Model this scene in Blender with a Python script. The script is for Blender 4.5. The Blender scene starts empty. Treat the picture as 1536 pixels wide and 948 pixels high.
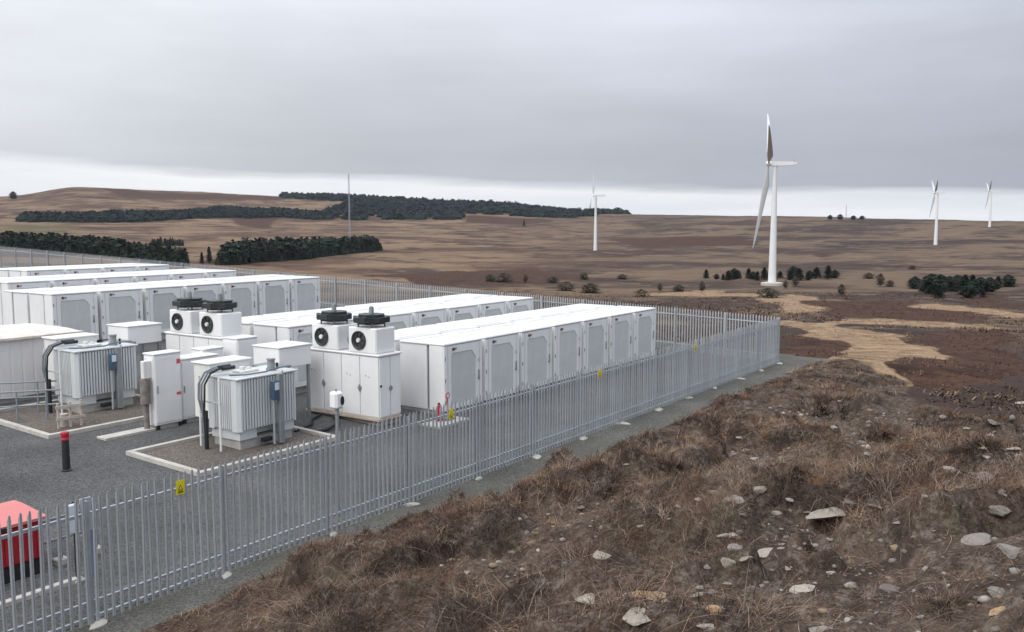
import bpy, math, random
import numpy as np
from mathutils import Vector, Matrix

random.seed(7)
RNG = np.random.default_rng(11)
SC = bpy.context.scene
COL = SC.collection
R = math.radians

# ------------------------------------------------------------------ camera
CAM_H = 7.1
YAW = R(34.4)            # view direction, turned left of +X (the direction of the container rows)
PITCH = math.atan(138 / 1376.0)
F = 1376.0               # focal length in pixels of a 1536 px wide frame
cam_data = bpy.data.cameras.new('camera')
cam_data.sensor_width = 36.0
cam_data.lens = F / 1536.0 * 36.0
cam_data.clip_start = 0.1
cam_data.clip_end = 30000
cam = bpy.data.objects.new('camera', cam_data)
COL.objects.link(cam)
cam.location = (0, 0, CAM_H)
cam.rotation_euler = (math.pi / 2 - PITCH, 0, YAW - math.pi / 2)
SC.camera = cam

# ------------------------------------------------------------------ sky and light
SUN_DIR = Vector((-0.86, 0.02, 0.80)).normalized()     # towards the sun, behind the clouds
world = bpy.data.worlds.new('World')
SC.world = world
world.use_nodes = True
wn, wl = world.node_tree.nodes, world.node_tree.links
wn.clear()


def wnode(t, **kw):
    n = wn.new(t)
    for k, v in kw.items():
        setattr(n, k, v)
    return n


def wmath(op, a, b=None, c=None, clamp=False):
    n = wn.new('ShaderNodeMath')
    n.operation = op
    n.use_clamp = clamp
    for i, s in enumerate((a, b, c)):
        if s is None:
            continue
        if isinstance(s, (int, float)):
            n.inputs[i].default_value = s
        else:
            wl.new(s, n.inputs[i])
    return n.outputs[0]


def wmix(fac, a, b):
    n = wn.new('ShaderNodeMix')
    n.data_type = 'RGBA'
    for s, i in ((fac, 0), (a, 6), (b, 7)):
        if isinstance(s, (int, float)):
            n.inputs[i].default_value = s
        elif isinstance(s, tuple):
            n.inputs[i].default_value = s
        else:
            wl.new(s, n.inputs[i])
    return n.outputs[2]


tc = wnode('ShaderNodeTexCoord')
sep = wnode('ShaderNodeSeparateXYZ')
wl.new(tc.outputs['Generated'], sep.inputs[0])
elev = sep.outputs[2]
# the cloud deck's far edge: it stands a little higher over the hills on the left
dotn = wnode('ShaderNodeVectorMath', operation='DOT_PRODUCT')
wl.new(tc.outputs['Generated'], dotn.inputs[0])
dotn.inputs[1].default_value = (-math.sin(YAW), math.cos(YAW), 0)
left = dotn.outputs['Value']
mp = wnode('ShaderNodeMapping')
mp.inputs['Scale'].default_value = (1.5, 1.5, 16)
wl.new(tc.outputs['Generated'], mp.inputs[0])
nz = wnode('ShaderNodeTexNoise')
nz.inputs['Scale'].default_value = 1.6
nz.inputs['Detail'].default_value = 7
nz.inputs['Roughness'].default_value = 0.55
wl.new(mp.outputs[0], nz.inputs['Vector'])
mp2 = wnode('ShaderNodeMapping')
mp2.inputs['Scale'].default_value = (1.0, 1.0, 3.2)
mp2.inputs['Location'].default_value = (3.1, 1.7, 0.4)
wl.new(tc.outputs['Generated'], mp2.inputs[0])
nz2 = wnode('ShaderNodeTexNoise')
nz2.inputs['Scale'].default_value = 2.3
nz2.inputs['Detail'].default_value = 5
nz2.inputs['Roughness'].default_value = 0.5
wl.new(mp2.outputs[0], nz2.inputs['Vector'])
edge = wmath('ADD', wmath('MULTIPLY', left, 0.042), 0.045)
edge = wmath('ADD', edge, wmath('MULTIPLY', wmath('SUBTRACT', nz.outputs[0], 0.5), 0.040))
deck = wmath('MULTIPLY_ADD', wmath('SUBTRACT', elev, edge), 1 / 0.011, 0.5, clamp=True)
deck = wmath('SMOOTH_MIN', deck, 1.0, 0.1)
# even overcast brightening towards the zenith (CIE overcast sky)
zen = wmath('MULTIPLY_ADD', wmath('MAXIMUM', elev, 0.0), 1.95, 0.80)
opn = wnode('ShaderNodeMapRange', interpolation_type='SMOOTHSTEP')
opn.inputs[1].default_value, opn.inputs[2].default_value = 0.07, 0.24
opn.inputs[3].default_value, opn.inputs[4].default_value = 0.0, 0.16
wl.new(wmath('ADD', elev, wmath('MULTIPLY', wmath('SUBTRACT', nz2.outputs[0], 0.5), 0.16)), opn.inputs[0])
zen = wmath('ADD', zen, opn.outputs[0])
lum = wmath('ADD', wmath('MULTIPLY_ADD', left, 0.34, 1.17), wmath('MULTIPLY', wmath('SUBTRACT', nz2.outputs[0], 0.5), 0.45))
lum = wmath('ADD', lum, wmath('MULTIPLY', wmath('SUBTRACT', nz.outputs[0], 0.5), 0.30))
cloud = wmix(wmath('MULTIPLY_ADD', left, 0.7, 0.45, clamp=True), (0.432, 0.464, 0.538, 1), (0.545, 0.556, 0.580, 1))
cl = wnode('ShaderNodeVectorMath', operation='SCALE')
wl.new(cloud, cl.inputs[0])
wl.new(wmath('MULTIPLY', zen, lum), cl.inputs['Scale'])
sky = wnode('ShaderNodeTexSky', sky_type='NISHITA')
sky.sun_disc = False
sky.sun_elevation = math.asin(SUN_DIR.z)
sky.sun_rotation = math.atan2(SUN_DIR.x, SUN_DIR.y)
skys = wnode('ShaderNodeVectorMath', operation='SCALE')
wl.new(sky.outputs[0], skys.inputs[0])
skys.inputs['Scale'].default_value = 0.06
# thin bright cloud in the gap below the deck, with the blue of the sky behind
thin = wmix(wmath('MULTIPLY_ADD', nz.outputs[0], 3.0, -1.0, clamp=True), (1.06, 1.07, 1.09, 1), (0.84, 0.875, 0.94, 1))
gap = wmix(0.88, skys.outputs[0], thin)
final = wmix(deck, gap, cl.outputs[0])
bg = wnode('ShaderNodeBackground')
wl.new(final, bg.inputs[0])
bg.inputs[1].default_value = 1.0
wo = wnode('ShaderNodeOutputWorld')
wl.new(bg.outputs[0], wo.inputs[0])

sun_data = bpy.data.lights.new('sun', 'SUN')
sun_data.energy = 1.5
sun_data.angle = R(40)
sun_data.color = (1.0, 0.97, 0.93)
sun = bpy.data.objects.new('sun', sun_data)
COL.objects.link(sun)
sun.rotation_euler = SUN_DIR.to_track_quat('Z', 'Y').to_euler()
sun.location = (-40, 0, 60)

SC.view_settings.view_transform = 'Standard'
SC.view_settings.look = 'None'
SC.view_settings.gamma = 1.0
SC.view_settings.exposure = 0.0
SC.view_settings.use_curve_mapping = False


# ------------------------------------------------------------------ materials
def mat(name, col, rough=0.6, metal=0.0, var=0.08, scale=3.0, bump=0.0, bscale=30.0, spec=0.4, dirt=None, objvar=0.0, stretch=None):
    m = bpy.data.materials.new(name)
    m.use_nodes = True
    nt = m.node_tree
    N, L = nt.nodes, nt.links
    b = N['Principled BSDF']
    b.inputs['Roughness'].default_value = rough
    b.inputs['Metallic'].default_value = metal
    b.inputs['Specular IOR Level'].default_value = spec
    t = N.new('ShaderNodeTexCoord')
    vec = t.outputs['Object']
    if stretch:
        mpn = N.new('ShaderNodeMapping')
        mpn.inputs['Scale'].default_value = stretch
        L.new(vec, mpn.inputs[0])
        vec = mpn.outputs[0]
    n = N.new('ShaderNodeTexNoise')
    n.inputs['Scale'].default_value = scale
    n.inputs['Detail'].default_value = 6
    n.inputs['Roughness'].default_value = 0.6
    L.new(vec, n.inputs['Vector'])
    mr = N.new('ShaderNodeMapRange')
    mr.inputs['From Min'].default_value = 0.3
    mr.inputs['From Max'].default_value = 0.7
    mr.inputs['To Min'].default_value = 1 - var
    mr.inputs['To Max'].default_value = 1 + var
    L.new(n.outputs[0], mr.inputs[0])
    s = N.new('ShaderNodeVectorMath')
    s.operation = 'SCALE'
    s.inputs[0].default_value = col
    L.new(mr.outputs[0], s.inputs['Scale'])
    out = s.outputs[0]
    if objvar:
        oi = N.new('ShaderNodeObjectInfo')
        ma = N.new('ShaderNodeMath')
        ma.operation = 'MULTIPLY_ADD'
        ma.inputs[1].default_value = 2 * objvar
        ma.inputs[2].default_value = 1 - objvar
        L.new(oi.outputs['Random'], ma.inputs[0])
        s2 = N.new('ShaderNodeVectorMath')
        s2.operation = 'SCALE'
        L.new(out, s2.inputs[0])
        L.new(ma.outputs[0], s2.inputs['Scale'])
        out = s2.outputs[0]
    if dirt:
        n2 = N.new('ShaderNodeTexNoise')
        n2.inputs['Scale'].default_value = dirt[2]
        n2.inputs['Detail'].default_value = 8
        n2.inputs['Roughness'].default_value = 0.65
        if len(dirt) > 3:
            mp_ = N.new('ShaderNodeMapping')
            mp_.inputs['Scale'].default_value = dirt[3]
            L.new(t.outputs['Object'], mp_.inputs[0])
            L.new(mp_.outputs[0], n2.inputs['Vector'])
        else:
            L.new(t.outputs['Object'], n2.inputs['Vector'])
        r2 = N.new('ShaderNodeMapRange')
        r2.inputs['From Min'].default_value = 0.45
        r2.inputs['From Max'].default_value = 0.75
        r2.inputs['To Max'].default_value = dirt[1]
        L.new(n2.outputs[0], r2.inputs[0])
        mx = N.new('ShaderNodeMix')
        mx.data_type = 'RGBA'
        L.new(r2.outputs[0], mx.inputs[0])
        L.new(out, mx.inputs[6])
        mx.inputs[7].default_value = (*dirt[0], 1)
        out = mx.outputs[2]
    L.new(out, b.inputs['Base Color'])
    if bump:
        nb = N.new('ShaderNodeTexNoise')
        nb.inputs['Scale'].default_value = bscale
        nb.inputs['Detail'].default_value = 5
        L.new(vec, nb.inputs['Vector'])
        bp = N.new('ShaderNodeBump')
        bp.inputs['Strength'].default_value = bump
        bp.inputs['Distance'].default_value = 0.02
        L.new(nb.outputs[0], bp.inputs['Height'])
        L.new(bp.outputs[0], b.inputs['Normal'])
    return m


def vcol_mat(name, rough=0.9, attr='col', spec=0.15):
    m = bpy.data.materials.new(name)
    m.use_nodes = True
    N, L = m.node_tree.nodes, m.node_tree.links
    b = N['Principled BSDF']
    b.inputs['Roughness'].default_value = rough
    b.inputs['Specular IOR Level'].default_value = spec
    a = N.new('ShaderNodeAttribute')
    a.attribute_name = attr
    L.new(a.outputs['Color'], b.inputs['Base Color'])
    return m


M = {
    'white': mat('white_paint', (0.80, 0.80, 0.79), 0.38, var=0.03, scale=1.2, dirt=((0.60, 0.58, 0.54), 0.22, 1.6, (1.0, 1.0, 0.35)), objvar=0.03),
    'roof': mat('white_roof_paint', (0.745, 0.745, 0.74), 0.42, var=0.03, scale=0.8, dirt=((0.56, 0.54, 0.49), 0.45, 1.7), objvar=0.03),
    'offwhite': mat('off_white_paint', (0.72, 0.72, 0.69), 0.45, var=0.04, scale=1.5, dirt=((0.5, 0.47, 0.42), 0.4, 2.5, (1, 1, 0.3))),
    'vent': mat('grey_grille', (0.56, 0.575, 0.57), 0.6, var=0.05, scale=2.0, dirt=((0.47, 0.485, 0.48), 0.4, 3.0), bump=0.25, bscale=60, objvar=0.06),
    'recess': mat('dark_recess', (0.16, 0.17, 0.17), 0.8),
    'dark': mat('black_plastic', (0.018, 0.020, 0.022), 0.5, var=0.2, dirt=((0.06, 0.06, 0.055), 0.5, 5.0)),
    'fan': mat('black_fan_metal', (0.022, 0.027, 0.028), 0.45, var=0.2, dirt=((0.07, 0.08, 0.075), 0.6, 4.0)),
    'brownred': mat('dark_red_lens', (0.12, 0.035, 0.03), 0.3),
    'red': mat('red_plastic', (0.38, 0.014, 0.028), 0.38, var=0.08, dirt=((0.22, 0.03, 0.03), 0.4, 4.0)),
    'redtop': mat('skylit_red_lid', (0.60, 0.19, 0.18), 0.5, var=0.06, dirt=((0.5, 0.12, 0.1), 0.4, 3.0)),  # bin's red made pale pink: sky light on the lid painted into its colour
    'sticker': mat('red_sticker', (0.60, 0.10, 0.12), 0.5),
    'concrete': mat('pale_concrete', (0.50, 0.475, 0.43), 0.9, var=0.10, scale=5, bump=0.4, bscale=40, dirt=((0.30, 0.27, 0.23), 0.6, 2.0)),
    'concrete2': mat('grey_concrete', (0.40, 0.39, 0.37), 0.9, var=0.12, scale=5, bump=0.4, bscale=40, dirt=((0.22, 0.20, 0.18), 0.6, 2.0)),
    'galv': mat('galvanised_steel', (0.42, 0.445, 0.462), 0.5, metal=0.25, var=0.10, scale=9, objvar=0.10, dirt=((0.36, 0.38, 0.40), 0.6, 5.0, (1, 1, 0.25))),
    'galv_dark': mat('dull_steel', (0.26, 0.28, 0.29), 0.55, metal=0.3, var=0.12, scale=6),
    'tank': mat('transformer_grey_paint', (0.60, 0.625, 0.625), 0.45, var=0.05, scale=2, dirt=((0.46, 0.48, 0.475), 0.5, 2.0, (1, 1, 0.3))),
    'tank_dark': mat('transformer_fin_paint', (0.58, 0.605, 0.61), 0.45, var=0.05, scale=2, dirt=((0.43, 0.45, 0.45), 0.5, 2.0, (1, 1, 0.25))),
    'cable': mat('black_cable', (0.012, 0.013, 0.016), 0.55, var=0.2),
    'cable_grey': mat('grey_cable', (0.16, 0.18, 0.20), 0.55, var=0.2),
    'gauge': mat('blue_grey_gauge', (0.05, 0.09, 0.14), 0.4),
    'face': mat('white_dial', (0.62, 0.66, 0.70), 0.3),
    'yellow': mat('yellow_sign_plate', (0.78, 0.66, 0.03), 0.45, var=0.05),
    'yellowmark': mat('black_sign_print', (0.10, 0.08, 0.01), 0.5),
    'rust': mat('brown_rust', (0.20, 0.175, 0.155), 0.8, var=0.3, scale=6),
    'wood': mat('weathered_timber', (0.46, 0.40, 0.35), 0.85, var=0.2, scale=8),
    'kioskroof': mat('stained_kiosk_roof', (0.74, 0.68, 0.62), 0.75, var=0.06, scale=3, dirt=((0.50, 0.42, 0.34), 0.7, 2.4), bump=0.5, bscale=12),
    'pinkwhite': mat('warm_white_panel', (0.74, 0.72, 0.71), 0.5, var=0.04, scale=1.5, dirt=((0.55, 0.50, 0.47), 0.4, 1.5, (1, 1, 0.3))),
    'turbine': mat('turbine_white', (0.74, 0.75, 0.75), 0.4, var=0.03, scale=0.1),
    'blade': mat('turbine_blade_grey', (0.55, 0.57, 0.58), 0.4, var=0.04, scale=0.1),
    'mast': mat('mast_steel', (0.33, 0.36, 0.40), 0.6),
    'blue': mat('blue_grey_plate', (0.12, 0.16, 0.27), 0.5),
    'beige': mat('beige_gland_box', (0.50, 0.40, 0.32), 0.7, var=0.15),
    'bark': mat('bark', (0.07, 0.055, 0.045), 0.95, var=0.2),
}

# stone
stone_cols = {'pale': (0.385, 0.34, 0.285), 'tan': (0.46, 0.31, 0.19), 'grey': (0.275, 0.245, 0.215), 'dull': (0.21, 0.175, 0.155)}
for k, c in stone_cols.items():
    M['stone_' + k] = mat('stone_' + k, c, 0.92, var=0.15, scale=7, bump=0.6, bscale=18, objvar=0.15, dirt=((c[0] * .45, c[1] * .42, c[2] * .4), 0.8, 4.0))


# ------------------------------------------------------------------ mesh helpers
def mesh_obj(name, me, material, parent=None, loc=None):
    o = bpy.data.objects.new(name, me)
    COL.objects.link(o)
    if material is not None and not me.materials:
        me.materials.append(material)
    if parent is not None:
        o.parent = parent
    if loc is not None:
        o.location = loc
    return o


class MB:
    def __init__(s):
        s.v, s.f = [], []

    def add(s, vs, fs):
        k = len(s.v)
        s.v += [tuple(p) for p in vs]
        s.f += [tuple(i + k for i in f) for f in fs]
        return s

    def box(s, x0, x1, y0, y1, z0, z1, ch=0.0):
        if ch <= 0:
            vs = [(x, y, z) for z in (z0, z1) for y in (y0, y1) for x in (x0, x1)]
            fs = [(0, 2, 3, 1), (4, 5, 7, 6), (0, 1, 5, 4), (2, 6, 7, 3), (0, 4, 6, 2), (1, 3, 7, 5)]
            return s.add(vs, fs)
        c = ch
        X, Y, Z = (x0, x1), (y0, y1), (z0, z1)
        vs, idx = [], {}
        for i in (0, 1):
            for j in (0, 1):
                for k in (0, 1):
                    sx, sy, sz = (1, -1)[i], (1, -1)[j], (1, -1)[k]
                    for ax in range(3):
                        p = [X[i] + sx * c, Y[j] + sy * c, Z[k] + sz * c]
                        p[ax] = (X[i], Y[j], Z[k])[ax]
                        idx[i, j, k, ax] = len(vs)
                        vs.append(tuple(p))
        fs = []
        for ax in range(3):
            b, d = [q for q in range(3) if q != ax]
            for e in (0, 1):
                loop = []
                for (m_, n_) in ((0, 0), (1, 0), (1, 1), (0, 1)):
                    key = [0, 0, 0]
                    key[ax], key[b], key[d] = e, m_, n_
                    loop.append(idx[(*key, ax)])
                fs.append(tuple(loop))
            for m_ in (0, 1):
                for n_ in (0, 1):
                    k0, k1 = [0, 0, 0], [0, 0, 0]
                    k0[b] = k1[b] = m_
                    k0[d] = k1[d] = n_
                    k1[ax] = 1
                    fs.append((idx[(*k0, b)], idx[(*k1, b)], idx[(*k1, d)], idx[(*k0, d)]))
        for i in (0, 1):
            for j in (0, 1):
                for k in (0, 1):
                    fs.append(tuple(idx[i, j, k, ax] for ax in range(3)))
        return s.add(vs, fs)

    def cyl(s, p0, p1, r0, r1=None, n=12, caps=True):
        r1 = r0 if r1 is None else r1
        p0, p1 = Vector(p0), Vector(p1)
        d = (p1 - p0).normalized()
        a = d.orthogonal().normalized()
        b = d.cross(a)
        vs = []
        for p, r in ((p0, r0), (p1, r1)):
            for i in range(n):
                t = 2 * math.pi * i / n
                vs.append(p + a * (r * math.cos(t)) + b * (r * math.sin(t)))
        fs = [(i, (i + 1) % n, n + (i + 1) % n, n + i) for i in range(n)]
        if caps:
            fs += [tuple(range(n))[::-1], tuple(range(n, 2 * n))]
        return s.add(vs, fs)

    def tube(s, pts, r, n=7):
        pts = [Vector(p) for p in pts]
        rings = []
        a = None
        for i, p in enumerate(pts):
            d = (pts[min(i + 1, len(pts) - 1)] - pts[max(i - 1, 0)]).normalized()
            a = d.orthogonal().normalized() if a is None else (a - d * a.dot(d)).normalized()
            b = d.cross(a)
            rr = r[i] if isinstance(r, (list, tuple)) else r
            rings.append([p + a * (rr * math.cos(2 * math.pi * k / n)) + b * (rr * math.sin(2 * math.pi * k / n)) for k in range(n)])
        vs = [q for ring in rings for q in ring]
        fs = []
        for i in range(len(pts) - 1):
            for k in range(n):
                fs.append((i * n + k, i * n + (k + 1) % n, (i + 1) * n + (k + 1) % n, (i + 1) * n + k))
        fs += [tuple(range(n))[::-1], tuple(range((len(pts) - 1) * n, len(pts) * n))]
        return s.add(vs, fs)

    def prism(s, poly, h0, h1, axis='z'):
        n = len(poly)

        def P(q, h):
            return {'z': (q[0], q[1], h), 'y': (q[0], h, q[1]), 'x': (h, q[0], q[1])}[axis]
        vs = [P(q, h0) for q in poly] + [P(q, h1) for q in poly]
        fs = [(i, (i + 1) % n, n + (i + 1) % n, n + i) for i in range(n)]
        fs += [tuple(range(n))[::-1], tuple(range(n, 2 * n))]
        return s.add(vs, fs)

    def lathe(s, prof, n=24, center=(0, 0)):
        vs, fs = [], []
        for (r, z) in prof:
            for k in range(n):
                t = 2 * math.pi * k / n
                vs.append((center[0] + r * math.cos(t), center[1] + r * math.sin(t), z))
        for i in range(len(prof) - 1):
            for k in range(n):
                fs.append((i * n + k, i * n + (k + 1) % n, (i + 1) * n + (k + 1) % n, (i + 1) * n + k))
        fs.append(tuple(range(n))[::-1])
        fs.append(tuple(range((len(prof) - 1) * n, len(prof) * n)))
        return s.add(vs, fs)

    def mesh(s, name, material, smooth=False):
        me = bpy.data.meshes.new(name)
        me.from_pydata(s.v, [], s.f)
        me.materials.append(material)
        import bmesh
        bm = bmesh.new()
        bm.from_mesh(me)
        bmesh.ops.recalc_face_normals(bm, faces=bm.faces)
        bm.to_mesh(me)
        bm.free()
        if smooth:
            me.polygons.foreach_set('use_smooth', [True] * len(me.polygons))
            me.set_sharp_from_angle(angle=R(35))
        return me

    def build(s, name, material, parent=None, smooth=False, loc=None):
        return mesh_obj(name, s.mesh(name, material, smooth), None, parent, loc)


def tag(o, label=None, cat=None, group=None, kind=None):
    if label:
        o['label'] = label
    if cat:
        o['category'] = cat
    if group:
        o['group'] = group
    if kind:
        o['kind'] = kind
    return o


def thing(name, label, cat, loc=(0, 0, 0), rz=0.0, group=None):
    o = bpy.data.objects.new(name, None)
    o.empty_display_size = 0.3
    COL.objects.link(o)
    o.location = loc
    o.rotation_euler = (0, 0, rz)
    return tag(o, label, cat, group)


CHILD = {}


def copy_tree(o, parent=None):
    c = o.copy()
    COL.objects.link(c)
    c.parent = parent
    for ch in CHILD.get(o.name) or [k for k in o.children]:
        copy_tree(ch, c)
    return c


def ordinal(i):
    return ['first', 'second', 'third', 'fourth', 'fifth', 'sixth', 'seventh', 'eighth', 'ninth', 'tenth', 'eleventh', 'twelfth',
            'thirteenth', 'fourteenth', 'fifteenth', 'sixteenth', 'seventeenth', 'eighteenth', 'nineteenth', 'twentieth'][i]


# ------------------------------------------------------------------ noise and terrain height
def _hash(ix, iy, seed):
    h = (ix.astype(np.int64) * 374761393 + iy.astype(np.int64) * 668265263 + seed * 974634541) & 0x7fffffff
    h = ((h ^ (h >> 13)) * 1274126177) & 0x7fffffff
    h = h ^ (h >> 16)
    return (h & 0xffff) / 65535.0


def vnoise(x, y, seed=0):
    ix, iy = np.floor(x), np.floor(y)
    fx, fy = x - ix, y - iy
    fx = fx * fx * (3 - 2 * fx)
    fy = fy * fy * (3 - 2 * fy)
    a = _hash(ix, iy, seed)
    b = _hash(ix + 1, iy, seed)
    c = _hash(ix, iy + 1, seed)
    d = _hash(ix + 1, iy + 1, seed)
    return (a * (1 - fx) + b * fx) * (1 - fy) + (c * (1 - fx) + d * fx) * fy


def fbm(x, y, lam, octv=4, seed=0, gain=0.5):
    t, amp, tot = 0.0, 1.0, 0.0
    for i in range(octv):
        k = 2.03 ** i / lam
        t = t + amp * (vnoise(x * k + 17.3 * i, y * k - 9.1 * i, seed + i) - 0.5)
        tot += amp
        amp *= gain
    return t / tot


def smooth(a, b, x):
    t = np.clip((x - a) / (b - a), 0, 1)
    return t * t * (3 - 2 * t)


FENCE_V, CORNER_U = 15.05, 46.1
PAD_SLOPE = 0.035


def pad_z(v):
    return PAD_SLOPE * np.maximum(np.asarray(v, float) - 15.0, 0.0)


COLS = [-60, -29, -25.0, -20, -12, -3, 5.2, 16, 24.6, 27.4, 32, 60]
DK = [0, 46, 60, 100, 200, 300, 470, 700, 1000, 1360, 1700, 2000, 2500, 2900, 3400, 4500, 8000]
ZK = [
    [-.4, -.4, -1, -2, -5, -9, -13, -12, -8, -2, 8, 20, 45, 60, 50, 0, -60],
    [-.4, -.4, -1, -2, -5, -9, -13, -13, -10, -2, 8, 22, 55, 82, 70, 10, -60],
    [-.4, -.4, -1, -2.5, -6, -10, -14, -15, -12, -3, 9, 26, 70, 113, 95, 20, -60],
    [-.4, -.4, -1, -3, -8, -13, -18, -20, -16, -6, 6, 22, 62, 104, 90, 20, -60],
    [-.4, -.4, -1.2, -4, -10, -16, -23, -25, -19, -9, 2, 14, 55, 90, 75, 10, -60],
    [-.4, -.4, -1.4, -4.5, -11, -17, -24, -26, -22, -12, 1, 13, 45, 72, 55, 0, -60],
    [-.4, -.4, -1.5, -5, -12, -18, -25, -26, -22, -13, 0, 12, 33, 38, 20, -20, -60],
    [-.4, -.4, -1.5, -5, -12, -17, -23, -25, -22, -9, 8, 22, 28, 22, 0, -30, -60],
    [-.4, -.4, -1.5, -5, -12, -17, -23, -24, -19.5, -8, 8, 17, 18, 10, 0, -30, -60],
    [-.4, -.4, -1.5, -5, -12, -17, -23, -23, -18, -5, 8, 13, 14, 8, 0, -30, -60],
    [-.4, -.4, -1.5, -5, -12, -17, -22, -22, -17, -5, 6, 10, 10, 4, 0, -30, -60],
    [-.4, -.4, -1.5, -5, -12, -17, -22, -22, -17, -5, 6, 10, 10, 4, 0, -30, -60],
]
ZK = np.array(ZK, float)


def toe(u):
    return np.interp(u, [0, 10, 14, 18, 24, 33, 46], [14.4, 14.25, 13.9, 13.55, 13.5, 13.8, 13.9])


def humm(u, v):
    """0..1, where a hummock stands on the mound"""
    bias = 0.075 * smooth(9, 17, u) * (1 - .5 * smooth(30, 42, u)) + 0.06 * smooth(6, 10, v) - .02 - .07 * smooth(12, 9, u) * smooth(8, 5.5, v)
    return smooth(.045, .13, fbm(u, v, 1.9, 3, 25) + bias)


def mound_z(u, v):
    A = np.clip(1 - np.maximum(u, 0) / (36.5 + 11.0 * smooth(5, 12.5, v)), 0, 1) - 0.05 * smooth(14, 40, u)
    B = np.clip(1 - np.maximum(v, -2) / toe(u), -0.3, 1.15)
    z = 5.5 * A * B
    return np.where(v > toe(u), -0.3, z)


def T(u, v):
    """height of the natural ground"""
    u, v = np.asarray(u, float), np.asarray(v, float)
    d = np.hypot(u, v)
    a = np.degrees(YAW - np.arctan2(v, u))
    a = (a + 180) % 360 - 180
    ld = np.log(np.maximum(d, 1.0))
    lk = np.log(np.maximum(np.array(DK, float), 1.0))
    rows = np.stack([np.interp(ld, lk, ZK[i]) for i in range(len(COLS))], 0)
    ac = np.clip(a, -59.9, 59.9)
    j = np.clip(np.searchsorted(COLS, ac) - 1, 0, len(COLS) - 2)
    ca = np.array(COLS, float)
    t = (ac - ca[j]) / (ca[j + 1] - ca[j])
    t = t * t * (3 - 2 * t)
    base = np.take_along_axis(rows, j[None], 0)[0] * (1 - t) + np.take_along_axis(rows, j[None] + 1, 0)[0] * t
    k = smooth(70, 400, d)
    base = base + k * (fbm(u, v, 320, 4, 3) * 9 * smooth(200, 1200, d) + fbm(u, v, 70, 4, 5) * 2.6)
    base = base + smooth(50, 90, d) * fbm(u, v, 14, 3, 8) * 1.0
    # under and around the compound the ground follows the pad
    out = np.maximum(np.maximum(u - 48.0, -30 - u), np.maximum(v - 125.0, 12.0 - v))
    w = 1 - smooth(0.0, 22.0, out)
    base = base * (1 - w) + (pad_z(v) - 0.35) * w
    # the spoil mound the photographer stands on
    m = mound_z(u, v)
    rough = fbm(u, v, 2.8, 3, 21) * 1.25 + fbm(u, v, 0.9, 3, 22) * 0.62 + fbm(u, v, 0.26, 2, 23) * 0.15
    rough = rough + 0.52 * humm(u, v)
    rough = rough * (1 - .72 * smooth(27, 43, u))
    lip = 0.0
    edge = np.clip(smooth(.3, -1.7, v - toe(u) + fbm(u, v, 3.0, 2, 31) * 1.6), 0, 1) * smooth(53, 47, u)
    mm = m + (rough + lip) * np.clip(edge * 1.2, 0, 1)
    near = smooth(56, 47, u + fbm(u, v, 4, 2, 33) * 4) * smooth(.8, -.4, v - toe(u)) * (u > -40) * (v > -60)
    return base * (1 - near) + np.maximum(mm, base - 0.2) * near


FW = np.array([math.cos(YAW) * math.cos(PITCH), math.sin(YAW) * math.cos(PITCH), -math.sin(PITCH)])
RT = np.array([math.sin(YAW), -math.cos(YAW), 0.0])
UP = np.cross(RT, FW)
_DS = np.geomspace(3.0, 6000, 2600)


def ground_at(px, py):
    """the point of the natural ground that lies in a direction of view"""
    r = FW + RT * (px - 768) / F + UP * (474 - py) / F
    r = r / math.hypot(r[0], r[1])
    us, vs = _DS * r[0], _DS * r[1]
    zr = CAM_H + _DS * r[2]
    hit = np.nonzero(zr < T(us, vs))[0]
    i = int(hit[0]) if len(hit) else len(_DS) - 1
    d = _DS[i]
    u, v = d * r[0], d * r[1]
    return Vector((u, v, float(T(np.array([u]), np.array([v]))[0])))


def px_size(p):
    """metres per photo pixel at a point"""
    return (float(np.dot(np.array(p) - np.array([0, 0, CAM_H]), FW))) / F


def in_poly(x, y, poly):
    inside = np.zeros(x.shape, bool)
    n = len(poly)
    for i in range(n):
        x0, y0 = poly[i][0], poly[i][1]
        x1, y1 = poly[(i + 1) % n][0], poly[(i + 1) % n][1]
        c = ((y0 > y) != (y1 > y)) & (x < (x1 - x0) * (y - y0) / ((y1 - y0) if y1 != y0 else 1e-9) + x0)
        inside ^= c
    return inside


# ------------------------------------------------------------------ ground (one sheet out to beyond the horizon)
STRAW_W, DARK_W = [], []


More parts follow.
